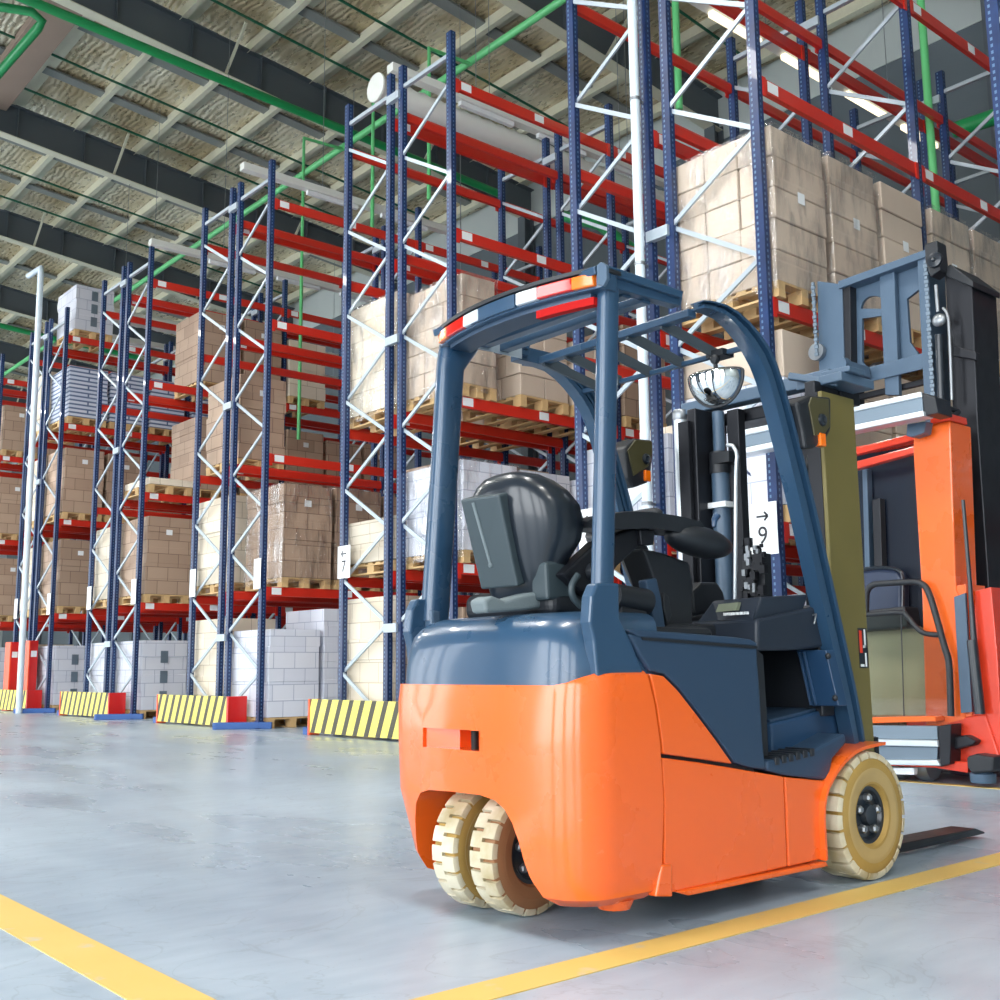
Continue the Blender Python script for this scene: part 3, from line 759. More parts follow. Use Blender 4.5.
# counterweight: rounded plan, slightly bowed rear face
def plan(z, xr, xf, hw, rad, bow=.02, n=7):
    pts = []
    yn, yf = YC-hw, YC+hw
    if z < .5: yf -= .17*((.5-z)/.4)**2.2
    pts.append(Vector((xf, yn, z)))
    for k in range(n+1):
        a = PI/2*k/n; pts.append(Vector((xr+rad-rad*math.sin(a), yn+rad-rad*math.cos(a), z)))
    for k in range(1, 6):
        y = yn+rad+(yf-yn-2*rad)*k/6; pts.append(Vector((xr-bow*(1-((y-YC)/hw)**2), y, z)))
    for k in range(n+1):
        a = PI/2*(1-k/n); pts.append(Vector((xr+rad-rad*math.sin(a), yf-rad+rad*math.cos(a), z)))
    pts.append(Vector((xf, yf, z))); return pts
lv = [(.095, .045, 2.6, .045, .13), (.12, .012, 2.625, .012, .15), (.18, 0, 2.635, 0, .16), (.38, 0, 2.652, 0, .16), (.56, 0, 2.645, 0, .16), (.68, .004, 2.625, .0, .15), (.745, .012, 2.608, .003, .145), (.77, .022, 2.604, .008, .14), (.782, .04, 2.602, .022, .13)]
cw = MB().loft([plan(z, 2.285+i, xf, .505-j, r) for z, i, xf, j, r in lv])
o = obj('counterweight', cw, M['orange'], F, smooth=.6)
arch = [(3.135, .0), (3.13, .12), (3.135, .2), (3.135, .29), (3.12, .345), (3.09, .378), (3.04, .392), (2.9, .398), (2.76, .398), (2.69, .388), (2.645, .365), (2.61, .325), (2.585, .275), (2.565, .22), (2.535, .16), (2.50, .115), (2.46, .085), (2.44, 0)]
cut(o, MB().prism([(2.1, y, z) for y, z in arch], (.56, 0, 0)))
cut(o, MB().box(2.2, 2.40, 2.76, 2.95, .533, .597))
cut(o, MB().prism([(2.2, 2.94, .533), (2.2, 3.07, .533), (2.285, 3.07, .533), (2.34, 2.94, .533)], (0, 0, .064)))
cut(o, MB().prism([(2.1, 2.345, .9), (2.1, 2.352, .79), (2.1, 2.37, .77), (2.1, 2.41, .750), (2.1, 2.45, .742), (2.1, 3.6, .742), (2.1, 3.6, .9)], (.45, 0, 0)))
for p in o.data.polygons: p.use_smooth = True
o.data.set_sharp_from_angle(angle=.6)
obj('tow_pin', MB().lathe([(.013, .50), (.013, .62)], (2.315, 2.845, 0), 'Z', 14), M['rubber'], F, smooth=1.)
# raised orange shoulders under the guard pillars
# engine hood
hd = MB().loft([plan(z, 2.297+i, xf, .478-j, r, .02) for z, i, xf, j, r in [(.73, .0, 2.66, .0, .16), (.80, .004, 2.66, .0, .16), (.86, .012, 2.68, .008, .16), (.905, .022, 2.7, .02, .16), (.935, .042, 2.72, .042, .15), (.955, .07, 2.74, .07, .13), (.968, .115, 2.76, .11, .1), (.974, .19, 2.76, .15, .08), (.976, .3, 2.76, .2, .07)]])
obj('engine_hood', hd, M['truck_blue'], F, smooth=.7)
for z0 in (0,):
    pts = [Vector((2.335, 3.16, .925)), Vector((2.40, 3.10, .955)), Vector((2.5, 3.05, .968))]
    obj('hood_seam', MB().tube(pts, .003, 6), M['black'], F)
# chassis core and battery box
obj('chassis', MB().box(2.56, 3.165, 2.372, 2*YC-2.372, .13, .86).box(3.1, 3.56, 2.372, 2*YC-2.372, .13, .36).box(3.5, 3.95, 2.56, 3.12, .13, .5), M['black'], F)
# near-side and far-side panels
def panel(name, px, m, th=.03, y=2.338, bev=.006):
    mb = prismY(px, y, y+th); return both(name, mb, m, F, bevel=bev)
panel('rear_side_panel', [(650.5, 673.5), (664, 676), (678, 690), (699, 717), (717, 741), (733, 764), (700, 759), (663.5, 754), (658, 712)], M['orange'])
panel('side_panel', [(662, 757.5), (700, 762.5), (733.5, 768), (783.5, 776.5), (787.5, 867), (735, 879), (672, 893), (664.5, 890), (664.5, 800)], M['orange'])
panel('front_side_panel', [(785.5, 777), (825, 781), (823.5, 800), (823, 859), (789, 867)], M['orange'])
panel('sill_strip', [(676, 892), (827, 861.5), (829, 866.5), (690, 896)], M['orange'], th=.05, y=2.325)
panel('jack_block', [(662.5, 865), (672.5, 864), (673, 897), (656, 897)], M['orange'], th=.05, y=2.33)
both('step_foot', MB().lathe([(.05, .07), (.065, .1)], (2.52, 2.43, 0), 'Z', 16), M['orange'], F, smooth=.6)
bp = prismY([(629, 633), (645, 636.5), (702, 640), (757.5, 644), (758, 660), (760.5, 692), (763.5, 741), (766.5, 770), (750, 768), (734.5, 763), (718, 739), (700, 715), (679, 688.5), (665, 674.5), (650, 671.5), (640, 655)], 2.347, 2.39)
both('battery_side_cover', bp, M['truck_dark'], F, bevel=.01)
bl_ = prismY([(686, 719), (705, 738), (725, 751), (745, 757), (765.5, 759), (766.5, 770), (750, 768.5), (734, 763.5)], 2.325, 2.36)
lid = prismY([(625, 629), (680, 632.5), (735, 637), (752, 639.5), (758, 643), (757, 647.5), (700, 643), (640, 638)], 2.345, 2.6)
both('battery_lid', lid, M['truck_dark'], F, bevel=.008)
both('lid_gap_strip', prismY([(642, 637), (700, 641.5), (757.5, 646), (757.5, 649), (700, 644.5), (643, 640)], 2.343, 2.36), M['black'], F)  # black strip painting in the dark gap below the lid
obj('seat_deck', MB().box(2.62, 3.14, 2.5, 3.24, .8, .93), M['black'], F, bevel=.02)
# pillar bases
b1 = prismY([(597, 583), (619.5, 583), (620, 618), (631, 640), (648, 684), (622, 686), (598, 682), (594, 640), (590, 622), (592, 596)], 2.352, 2.40)
both('pillar_base', b1, M['truck_blue'], F, bevel=.008)
b2 = MB().box(2.435, 2.48, 2.385, 2.44, .94, 1.01)
both('pillar_foot', b2, M['slate_steel'], F, bevel=.01)
# rear pillars (D section, leaning back slightly)
def dsec(x, z, rx=.036, y0=2.405, y1=2.46):
    q = []
    for k in range(16):
        a = 2*PI*k/16; ca, sa = math.cos(a), math.sin(a)
        q.append(Vector((x+rx*math.copysign(abs(ca)**.6, ca), (y0+y1)/2+(y1-y0)/2*math.copysign(abs(sa)**.6, sa), z)))
    return q
obj('footwell_liner', MB().box(3.2, 3.72, 3.19, 3.21, .4, .9).box(3.17, 3.2, 2.5, 3.19, .4, .86), M['black'], F)
obj('rear_pillar', MB().loft([dsec(2.498, .97), dsec(2.504, 1.05), dsec(2.536, 1.55), dsec(2.566, 2.045)]), M['truck_blue'], F, smooth=.8)
obj('rear_pillar', mir(MB().loft([dsec(2.478, .97, .052, 2.395, 2.475), dsec(2.486, 1.05, .052, 2.395, 2.475), dsec(2.526, 1.55, .052, 2.395, 2.475), dsec(2.556, 1.95, .054, 2.395, 2.475), dsec(2.60, 2.045, .085, 2.395, 2.475)]), 2.858), M['truck_blue'], F, smooth=.8)
# front hoop, I-section
HO = [(700, 301), (722, 305), (745, 321), (768, 351), (782, 389), (793, 430), (806, 480), (820, 540), (838, 620), (855, 700), (862, 741)]
HI = [(701, 314), (720, 321), (739, 345), (756, 380), (769, 430), (781, 480), (794.5, 540), (812, 620), (832, 700), (844, 747)]
ho = PX(HO, 'Y', 2.40); hi = PX(HI, 'Y', 2.40)
def resamp(p, n):
    d = [0]
    for a, b in zip(p, p[1:]): d.append(d[-1]+(b-a).length)
    out = []
    for k in range(n):
        t = d[-1]*k/(n-1); i = max(j for j in range(len(p)) if d[j] <= t+1e-9); i = min(i, len(p)-2)
        # catmull-rom
        u = (t-d[i])/(d[i+1]-d[i]); p0 = p[max(i-1, 0)]; p1 = p[i]; p2 = p[i+1]; p3 = p[min(i+2, len(p)-1)]
        out.append(.5*((2*p1)+(p2-p0)*u+(2*p0-5*p1+4*p2-p3)*u*u+(3*p1-p0-3*p2+p3)*u**3))
    return out
ho = resamp(ho, 30); hi = resamp(hi, 30)
hi = [p.lerp(q, .58) for p, q in zip(ho, hi)]
def band(a, b, y0, y1):
    secs = []
    for p, q in zip(ho, hi):
        u = p.lerp(q, a); v = p.lerp(q, b)
        secs.append([Vector((u.x, y0, u.z)), Vector((v.x, y0, v.z)), Vector((v.x, y1, v.z)), Vector((u.x, y1, u.z))])
    return MB().loft(secs)
hp = MB()
for a, b, y0, y1 in ((0, .2, 2.385, 2.445), (.2, .66, 2.41, 2.43), (.38, .5, 2.395, 2.44), (.66, 1, 2.385, 2.445)):
    q = band(a, b, y0, y1); hp.add(q.v, q.f)
both('front_hoop', hp, M['truck_blue'], F, c=2.875, smooth=.5)
# roof
rl = prismY([(594, 266), (605, 263.5), (684, 291), (682, 298), (606, 273), (596, 274)], 2.40, 2.475)
rq = prismY([(600, 270), (683, 297), (681, 306), (607, 286), (598, 284)], 2.415, 2.46); rl.add(rq.v, rq.f)
both('roof_rail', rl, M['truck_blue'], F, bevel=.004)
def rbar(name, x, z, w=.045, h=.03, y0=2.44, y1=3.30, m='truck_blue'): return obj(name, MB().box(x-w/2, x+w/2, y0, y1, z-h/2, z+h/2), M[m], F, bevel=.004)
for x in (2.665, 2.765, 3.01): rbar('roof_cross_bar', x, 2.055, y1=3.24)
rbar('front_cross_bar', 3.315, 1.985, .02, .02, 2.43, 3.32)
obj('roof_rail_joint', MB().box(2.88, 3.06, 2*YC-2.44, 2*YC-2.39, 2.04, 2.10), M['truck_blue'], F)
for y in (2.58, 2.75, 2.92, 3.09, 3.22):
    obj('roof_slat', MB().bar((3.0, y, 2.05), (3.32, y, 1.99), .012, .04), M['slat'], F)
# rear light visor
def vis(y): return 2.425+.075*((y-YC)/.44)**2
def strip(y0, y1, z0, z1, d0, d1, n=14):
    secs = []
    for k in range(n+1):
        y = y0+(y1-y0)*k/n; x = vis(y)
        secs.append([Vector((x+d0, y, z0)), Vector((x+d1, y, z0)), Vector((x+d1, y, z1)), Vector((x+d0, y, z1))])
    return MB().loft(secs)
V = obj('light_visor', strip(2.40, 3.28, 2.028, 2.086, .004, .075), M['truck_blue'], F, smooth=.5, bevel=.003)
obj('visor_lip', strip(2.395, 3.285, 2.086, 2.1, -.012, .09), M['black'], F, smooth=.5)
obj('under_plate', strip(2.46, 3.22, 2.012, 2.028, .03, .13), M['truck_dark'], F, smooth=.5)
obj('red_reflector', strip(2.45, 2.68, 1.985, 2.012, .03, .06), M['red_matte'], F, smooth=.5)
def lamp(y0, y1, m, nm): obj(nm, strip(y0, y1, 2.036, 2.08, -.012, .01, 6), M[m], V, smooth=.6, bevel=.004)
for nm, m, a, b in (('amber_lens', 'amber', 2.42, 2.5), ('red_lens', 'red_lens', 2.5, 2.64), ('clear_lens', 'white_lens', 2.64, 2.735)):
    lamp(a, b, m, nm); lamp(2*YC-b, 2*YC-a, m, nm)
obj('visor_panel', strip(2.745, 2.995, 2.034, 2.082, -.006, .01), M['truck_blue'], V, smooth=.5)
obj('visor_end_cap', prismX([(596.5, 265), (601, 261.5), (606, 265), (606.5, 279), (603, 286), (597, 284.5)], 2.47, 2.485), M['slate_steel'], F, bevel=.003)
# decal on the far rail
obj('warning_plate', MB().box(2.52, 2.86, 2*YC-2.482, 2*YC-2.478, 2.03, 2.075), M['galv'], F)
# convex mirror under the front bar
mc = at(716, 386, 'Y', 2.56)
mp = MB()
secs = []
ax = Vector((-.93, -.3, -.05)).normalized(); sx = ax.cross(Vector((0, 0, 1))).normalized(); sz = sx.cross(ax)
for k in range(9):
    t = k/8*PI/2; rr = math.cos(t)*.105+.002; dep = math.sin(t)*.075
    secs.append([mc+ax*dep+sx*rr*math.cos(a)+sz*(rr*1.15*math.sin(a) if math.sin(a) < 0 else rr*.18*math.sin(a))+Vector((0, 0, .045)) for a in [2*PI*j/28 for j in range(28)]])
mir_o = obj('rear_view_mirror', MB().loft(secs), M['mirror'], F, smooth=1.2)
rim = [mc+sx*.108*math.cos(a)+sz*(.108*1.15*math.sin(a) if math.sin(a) < 0 else .108*.18*math.sin(a))+Vector((0, 0, .045)) for a in [2*PI*j/36 for j in range(37)]]
obj('rim', MB().tube(rim, .007, 6), M['black'], mir_o, smooth=1.)
obj('back_shell', MB().loft([[p-ax*d*.03 for p in rim[:-1]] for d in (0, .6)]+[[mc+(p-mc)*.5-ax*.04 for p in rim[:-1]]]), M['black'], mir_o, smooth=1.)
top = mc+Vector((0, 0, .06))
obj('mirror_stem', MB().tube([top-ax*.01, top+Vector((.0, 0, .04)), Vector((3.315, mc.y, 1.985))], .009, 8).sphere(top+Vector((0, 0, .045)), .02, 10, 6).box(3.28, 3.35, mc.y-.04, mc.y+.04, 1.97, 1.996), M['black'], F, smooth=.8)

# seat
secs = []
for z, xb, xr, hw in ((1.02, 2.50, 2.53, .13), (1.04, 2.485, 2.535, .15), (1.10, 2.46, 2.55, .165), (1.16, 2.44, 2.575, .19), (1.22, 2.425, 2.60, .22), (1.28, 2.41, 2.605, .232), (1.34, 2.40, 2.59, .226), (1.39, 2.398, 2.56, .20), (1.425, 2.405, 2.53, .165), (1.45, 2.42, 2.50, .12), (1.462, 2.44, 2.48, .07)):
    q = []
    for k in range(21):
        t = -PI/2+PI*k/20; q.append(Vector((xr-(xr-xb)*math.cos(t)**.55, YC+hw*math.copysign(abs(math.sin(t))**.8, math.sin(t)), z)))
    for k in range(7):
        v = 1-2*(k+.5)/7; q.append(Vector((xr+.03-.03*(1-v*v), YC+hw*.93*v, z)))
    secs.append(q)
SB = obj('seat_back', MB().loft(secs), M['black_gloss'], F, smooth=1.2)
pt = [at(462, 499, 'Y', 2.94), at(501, 494, 'Y', 2.765), at(520, 586, 'Y', 2.765), at(483, 589, 'Y', 2.94)]
nrm = (pt[1]-pt[0]).cross(pt[3]-pt[0]).normalized()
if nrm.x > 0: nrm = -nrm
obj('back_panel', MB().prism([p+nrm*.012 for p in pt], -nrm*.065), M['seat_grey'], SB, bevel=.008)
u = (pt[1]-pt[0]); v = (pt[3]-pt[0])
obj('groove', MB().tube([pt[0]+u*.32+v*.05+nrm*.012, pt[0]+u*.40+v*.72+nrm*.012], .006, 8).sphere(pt[0]+u*.40+v*.74+nrm*.01, .011, 10, 6), M['seat_cloth'], SB, smooth=1.)
obj('seat_cushion', MB().box(2.5, 2.98, 2.66, 3.14, .965, 1.06), M['black'], F, bevel=.035, seg=4)
bq = [(484, 600), (492, 595), (505, 600), (515, 597), (530, 593), (548, 590), (549, 607), (520, 611), (487, 613)]
obj('seat_bellows', prismY(bq, 2.72, 2.80), M['seat_cloth'], F, bevel=.012, seg=3)
obj('seat_belt_anchor', prismY([(546, 562), (557, 560), (575, 562), (572, 598), (548, 600)], 2.66, 2.74), M['seat_grey'], F, bevel=.01)
# armrest with fingertip console
ar = resamp(PX([(583, 521), (595, 516), (630, 511), (665, 514), (690, 519), (700, 524), (696, 531), (680, 532), (650, 528), (610, 529), (588, 527)], 'Y', 2.60), 36)
obj('armrest', MB().loft([[Vector((p.x, y, p.z+dz)) for p in ar] for y, dz in ((2.58, -.004), (2.60, 0), (2.68, 0), (2.70, -.004))]), M['black'], F, smooth=.7)
cb = at(699, 542, 'Y', 2.62)
AB = obj('lever_console', MB().sphere(cb, (.18, .075, .058), 22, 14).xf(Matrix.Translation(cb) @ Matrix.Rotation(.1, 4, 'Y') @ Matrix.Translation(-cb)), M['black'], F, smooth=1.5)
l0 = at(714, 527, 'Y', 2.6)
obj('lever', MB().tube([l0, l0+Vector((.005, 0, .03)), l0+Vector((.02, 0, .045))], [.008, .012, .016], 10), M['truck_navy'], AB, smooth=1.)
obj('switch', MB().tube([l0+Vector((-.07, .02, .0)), l0+Vector((-.07, .02, .02))], .01, 10), M['black_gloss'], AB, smooth=1.)
obj('armrest_bracket', prismY([(563, 574), (598, 541), (646, 524), (652, 532), (640, 546), (618, 566), (596, 598), (580, 590)], 2.62, 2.68), M['mast'], F, bevel=.008)
obj('armrest_knob', MB().lathe([(.03, -.02), (.034, 0), (.03, .02)], at(594, 572, 'Y', 2.61), 'Y', 16), M['black'], F, smooth=.6)
hs = [at(*p, 'Y', 2.60) for p in [(578, 575), (572, 585), (573, 597), (581, 606)]]
obj('seat_hose', MB().tube(resamp(hs, 12), .012, 8), M['seat_grey'], F, smooth=1.)
obj('side_bolster', MB().tube([at(612, 596, 'Y', 2.56), at(646, 602, 'Y', 2.56)], .045, 16).tube([at(615, 612, 'Y', 2.56), at(640, 618, 'Y', 2.56)], .035, 14), M['black'], F, smooth=1.)
obj('armrest_post', prismY([(640, 530), (655, 530), (654, 545), (642, 545)], 2.6, 2.66), M['mast'], F, bevel=.004)
obj('console_stand', prismY([(642, 548), (662, 552), (690, 562), (694, 585), (693, 628), (668, 628), (661, 602), (652, 575)], 2.66, 2.78), M['black'], F, bevel=.012)
obj('hinge_arm', prismY([(646, 580), (657, 578), (662, 600), (666, 630), (657, 630), (650, 605)], 2.60, 2.64), M['truck_dark'], F, bevel=.006)
obj('side_lever', prismY([(664, 592), (669, 596), (672, 615), (668, 626), (664, 610)], 2.61, 2.63), M['black'], F, bevel=.004)
# steering wheel and column
wc = Vector((3.22, 3.0, 1.36)); wa = Vector((-.42, 0, .9)).normalized(); wx = wa.cross(Vector((0, 1, 0))).normalized(); wy = wa.cross(wx)
SW = obj('steering_wheel', MB().tube([wc+wx*.15*math.cos(a)+wy*.15*math.sin(a) for a in [2*PI*k/32 for k in range(33)]], .014, 8, False), M['black'], F, smooth=1.)
sp = MB()
for k in range(3): a = 2*PI*k/3; sp.bar(wc-wa*.02, wc+wx*.15*math.cos(a)+wy*.15*math.sin(a), .03, .012, wa)
obj('spoke', sp.lathe([(.035, -.03), (.04, 0), (.03, .02)], wc, 'Z', 14), M['black'], SW)
obj('spinner_knob', MB().tube([wc+wx*.13, wc+wx*.13+wa*.05], .01, 8).sphere(wc+wx*.13+wa*.055, (.03, .03, .015), 12, 8), M['black'], SW, smooth=1.)
obj('steering_column', MB().loft([[c+Vector((.06*math.cos(a), .07*math.sin(a), 0)) for a in [2*PI*k/14 for k in range(14)]] for c in (wc-Vector((0, 0, .03)), Vector((3.4, 3.0, 1.05)), Vector((3.5, 3.0, .9)))]), M['black'], F, smooth=.8)
# dash
dn = [(757.5, 619), (826, 604), (829, 646), (812, 649), (790, 650.5), (757.5, 651)]
d1 = PX(dn, 'Y', 2.43)
D = obj('dashboard', MB().prism(d1, (0, .82, 0)), M['dash'], F, bevel=.012)
bx = [at(697, 626, 'X', 3.33), at(716, 601, 'X', 3.37), at(765, 597, 'X', 3.37), at(757.5, 619, 'X', 3.33), at(757.5, 651, 'X', 3.33), at(730, 651, 'X', 3.33), at(699, 632, 'X', 3.33)]
obj('console_box', MB().box(3.0, 3.36, 2.62, 2.9, .84, .95), M['black'], D, bevel=.02)
obj('display_hood', MB().prism([Vector((p.x-.02, p.y, p.z)) for p in bx], (.3, 0, .02)), M['dash'], D, bevel=.008)
sc = [at(722, 606, 'X', 3.335), at(742, 604, 'X', 3.335), at(740, 612, 'X', 3.32), at(719, 614, 'X', 3.32)]
obj('display_screen', MB().prism([p+Vector((-.02, 0, .006)) for p in sc], (.015, 0, 0)), M['screen'], D)
kk = MB()
for k in range(6):
    p = at(727+k*4.2, 614.6-k*.25, 'X', 3.30); kk.box(p.x-.015, p.x-.003, p.y-.006, p.y+.006, p.z-.004, p.z+.006)
obj('key_pad', kk, M['white'], D)
obj('gloves', MB().sphere(at(784, 602, 'Y', 2.52), (.05, .05, .02), 14, 8).sphere(at(776, 605, 'Y', 2.5), (.035, .03, .016), 12, 8), M['seat_cloth'], D, smooth=1.5)
obj('key', MB().tube([at(813, 615, 'Y', 2.42), at(816, 614, 'Y', 2.42), at(814, 624, 'Y', 2.42)], .004, 6), M['steel'], D)
obj('column_cover', prismY([(692, 592), (702, 582), (718, 582), (724, 592), (727, 606), (712, 613), (694, 616)], 2.75, 2.98), M['black'], F, bevel=.012)
# bulkhead, foot well and step
obj('bulkhead', MB().box(3.70, 3.78, 2.44, 3.24, .6, .87), M['black'], F, bevel=.006)
wl = MB().prism([at(*p, 'X', 3.66) for p in [(796, 650), (826, 650), (839, 706), (811, 706)]], (.06, 0, 0))
obj('leg_panel', wl, M['truck_navy'], F, bevel=.004)
obj('leg_panel_rib', MB().tube([at(799, 652, 'X', 3.65), at(811, 705, 'X', 3.65)], .006, 6).tube([at(804, 652, 'X', 3.65), at(816, 705, 'X', 3.65)], .006, 6), M['truck_navy'], F)
for p in ((828, 656), (835, 698)): obj('screw', MB().sphere(at(*p, 'X', 3.655), .012, 10, 6), M['black'], F, smooth=1.)
obj('floor_box', prismY([(770.5, 723), (800, 716), (836, 705.5), (842, 735), (815, 752), (772, 756)], 2.455, 3.19), M['truck_navy'], F, bevel=.012)
fp = prismY([(770, 719.5), (836, 703), (836, 706), (770.5, 723)], 2.47, 3.19); obj('floor_mat', fp, M['truck_dark'], F, bevel=.003)
obj('pedal', MB().bar((3.5, 2.86, .66), (3.62, 2.86, .78), .07, .015), M['black'], F, bevel=.004)
obj('pedal', MB().bar((3.5, 3.0, .66), (3.62, 3.0, .78), .09, .015), M['black'], F, bevel=.004)
st = prismY([(767, 761), (783, 758), (812, 751), (845, 733), (847, 743), (833, 759), (829, 781), (784, 775.5), (767, 771)], 2.345, 2.6)
ST_ = obj('side_step', st, M['truck_dark'], F, bevel=.01)
obj('side_step', mir(st), M['truck_dark'], F, bevel=.01)
for k in range(6):
    tr = MB()
    for j in range(1):
        p = at(775+k*7, 759-k*1.7, 'Y', 2.352); tr.box(p.x-.012, p.x+.012, p.y-.012+j*.06, p.y+.1, p.z-.02, p.z+.008)
    obj('tread_stud', tr, M['black'], ST_, bevel=.003)
fx = prismY([(757, 650), (763, 655), (766, 700), (769, 770), (762, 770), (757, 690)], 2.39, 2.45); obj('harness_panel', fx, M['black'], F)
# fender
fo = [(826.5, 861), (824, 818), (826, 795), (832, 780), (842, 764), (857, 750), (872, 744.5), (886, 742)]
FE = resamp(PX(fo, 'Y', 2.315), 20); wcx = Vector((3.80, 2.315, .23))
secs = []
for p in FE:
    d = (wcx-p).normalized()*.012
    secs.append([p, p+Vector((0, .2, 0)), p+d+Vector((0, .2, 0)), p+d])
both('fender', MB().loft(secs), M['orange'], F, smooth=.6)
# wheels
def wheel(name, c, R, w, rim, m_side, lugs, rot=0., bolts=5, n=48):
    """tyre axis along Y; c on the ground below the wheel centre"""
    T = Matrix.Translation(Vector((c[0], c[1], R))) @ Matrix.Rotation(rot, 4, 'Z')
    h = w/2; base = R*.93
    prof = [(rim*1.02, -h*.72), (rim*1.12, -h*.93), (R*.72, -h), (R*.86, -h*.97), (base, -h*.84), (base, h*.84), (R*.86, h*.97), (R*.72, h), (rim*1.12, h*.93), (rim*1.02, h*.72)]
    ty = obj(name, MB().lathe(prof, (0, 0, 0), 'Y', n, False).xf(T), M[m_side], F, smooth=.7)
    lg = MB()
    for k in range(lugs):
        for s in (-1, 1):
            a0 = 2*PI*(k+(.5 if s > 0 else 0))/lugs; a1 = a0+2*PI/lugs*.8
            secs = []
            for (r, y) in ((R*.885, s*h*.97), (R*.94, s*h*.965), (R*.985, s*h*.9), (R, s*h*.7), (R, -s*h*.02), (base*.97, -s*h*.02)):
                secs.append((r, y))
            rings = []
            for q in range(4):
                a = a0+(a1-a0)*q/3
                rings.append([Vector((r*math.sin(a), y, r*math.cos(a))) for r, y in secs])
            lg.loft(rings)
    obj('tread', lg.xf(T), M['tyre'], ty, smooth=.5)
    obj('sidewall_band', MB().lathe([(rim*1.2, -h*.955), (rim*1.5, -h*1.0), (R*.72, -h*1.015), (R*.74, -h*.99)], (0, 0, 0), 'Y', n, False).xf(T), M['band'] if m_side == 'tyre_side' else M['tyre_brown'], ty, smooth=.7)
    rm = MB().lathe([(.02, -h*.82), (rim*.35, -h*.85), (rim*.42, -h*.6), (rim*.82, -h*.55), (rim*.9, -h*.72), (rim*1.04, -h*.74), (rim*1.04, h*.74), (rim*.9, h*.62), (rim*.8, h*.3), (.02, h*.3)], (0, 0, 0), 'Y', 32)
    rr = obj('rim', rm.xf(T), M['black_gloss'], ty, smooth=.6)
    for k in range(bolts):
        a = 2*PI*k/bolts+.25
        obj('wheel_nut', MB().lathe([(.011, -h*.86), (.016, -h*.78), (.016, -h*.5)], (rim*.62*math.cos(a), 0, rim*.62*math.sin(a)), 'Y', 6).xf(T), M['steel'], rr)
    return ty
M['band'] = mat('pale_ochre_rubber', (178, 152, 100), .65, var=.15)
wheel('front_wheel', (3.81, 2.40), .235, .17, .102, 'tyre_side', 22)
wheel('front_wheel', (3.81, 2*YC-2.40), .235, .17, .098, 'tyre_side', 22)
ra = math.radians(5)
for s in (-1, 1):
    d = Vector((-math.sin(ra), math.cos(ra), 0))*(.09*s)
    wheel('rear_wheel', (2.475+d.x, 2.892+d.y), .2, .112, .098, 'tyre_brown' if s < 0 else 'tyre_side', 20, ra)
obj('steer_fork', MB().box(2.44, 2.50, 2.878, 2.902, .2, .45), M['slate_steel'], F)
obj('steer_axle', MB().tube([(2.48, 2.79, .2), (2.47, 2.99, .2)], .03, 10), M['black'], F)
# mast
def rail(x0, x1, y0, y1, z0, z1): return MB().box(x0, x1, y0, y1, z0, z1)
mx0 = at(823, 420, 'Y', 2.45).x; mx1 = at(855, 420, 'Y', 2.45).x
obj('mast_rail', rail(mx0, mx1, 2.45, 2.47, .07, 1.90), M['olive'], F, bevel=.004)
both('mast_rail_flange', rail(mx1-.02, mx1, 2.47, 2.56, .07, 1.90).box(mx0, mx0+.02, 2.47, 2.53, .07, 1.90), M['mast'], F)
obj('mast_rail', rail(3.95, 4.02, 2.60, 2.66, .07, 1.93), M['mast'], F, bevel=.005)
obj('mast_rail', rail(3.98, 4.02, 3.14, 3.18, .07, 1.93), M['mast'], F, bevel=.005)
both('inner_mast_rail', rail(mx0+.03, mx1-.03, 2.5, 2.55, .07, 1.96), M['mast'], F, bevel=.005)
obj('mast_channel', rail(3.98, 4.03, 2.985, 3.05, .07, 1.95), M['mast'], F, bevel=.004)
obj('mast_tie', MB().box(3.97, 4.05, 2.50, 3.31, 1.972, 2.03), M['slate_steel'], F, bevel=.005)
obj('mast_tie', MB().box(4.05, 4.2, 2.50, 3.31, 1.90, 1.96), M['mast'], F, bevel=.005)
obj('mast_tie', MB().box(3.98, 4.2, 2.50, 3.24, .25, .33), M['mast'], F, bevel=.005)
LC = obj('lift_cylinder', MB().tube([(3.97, 3.315, .2), (3.97, 3.315, 1.95)], .032, 14), M['alu'], F, smooth=1.)
obj('cylinder_cap', MB().lathe([(.033, 1.95), (.036, 1.96), (.036, 1.99), (.03, 2.0)], (3.97, 3.315, 0), 'Z', 14), M['steel'], LC, smooth=.6)
for y in (3.24, 3.19): obj('lift_chain', MB().box(3.98, 4.0, y-.012, y+.012, .3, 1.95), M['mast'], F)
FC = obj('free_lift_cylinder', MB().tube([(3.97, 3.09, .2), (3.97, 3.09, 1.72)], .042, 14).tube([(3.97, 3.09, 1.72), (3.97, 3.09, 1.95)], .028, 12), M['slate_steel'], F, smooth=1.)
obj('gland', MB().lathe([(.05, 1.66), (.05, 1.76)], (3.97, 3.09, 0), 'Z', 14).box(3.92, 3.98, 3.0, 3.09, 1.70, 1.75), M['black'], FC, smooth=.5)
obj('clamp', MB().box(3.92, 4.0, 3.03, 3.17, 1.5, 1.525).box(3.915, 3.935, 3.15, 3.17, 1.44, 1.53), M['white'], FC)
hp_ = [at(*p, 'X', 3.94) for p in [(727, 445), (733, 446), (737, 455), (736, 470), (735.5, 540), (735, 604)]]
obj('mast_hose', MB().tube(resamp(hp_, 24), .009, 8), M['alu'], F, smooth=1.)
vb = MB(); r_ = random.Random(3)
for k in range(46):
    p = at(742+r_.random()*22, 540+r_.random()*58, 'X', 3.88); s = .005+r_.random()*.009; vb.box(p.x-s, p.x+s, p.y-s, p.y+s, p.z-s*1.3, p.z+s*1.3)
obj('hydraulic_valve', vb, M['mast'], F)
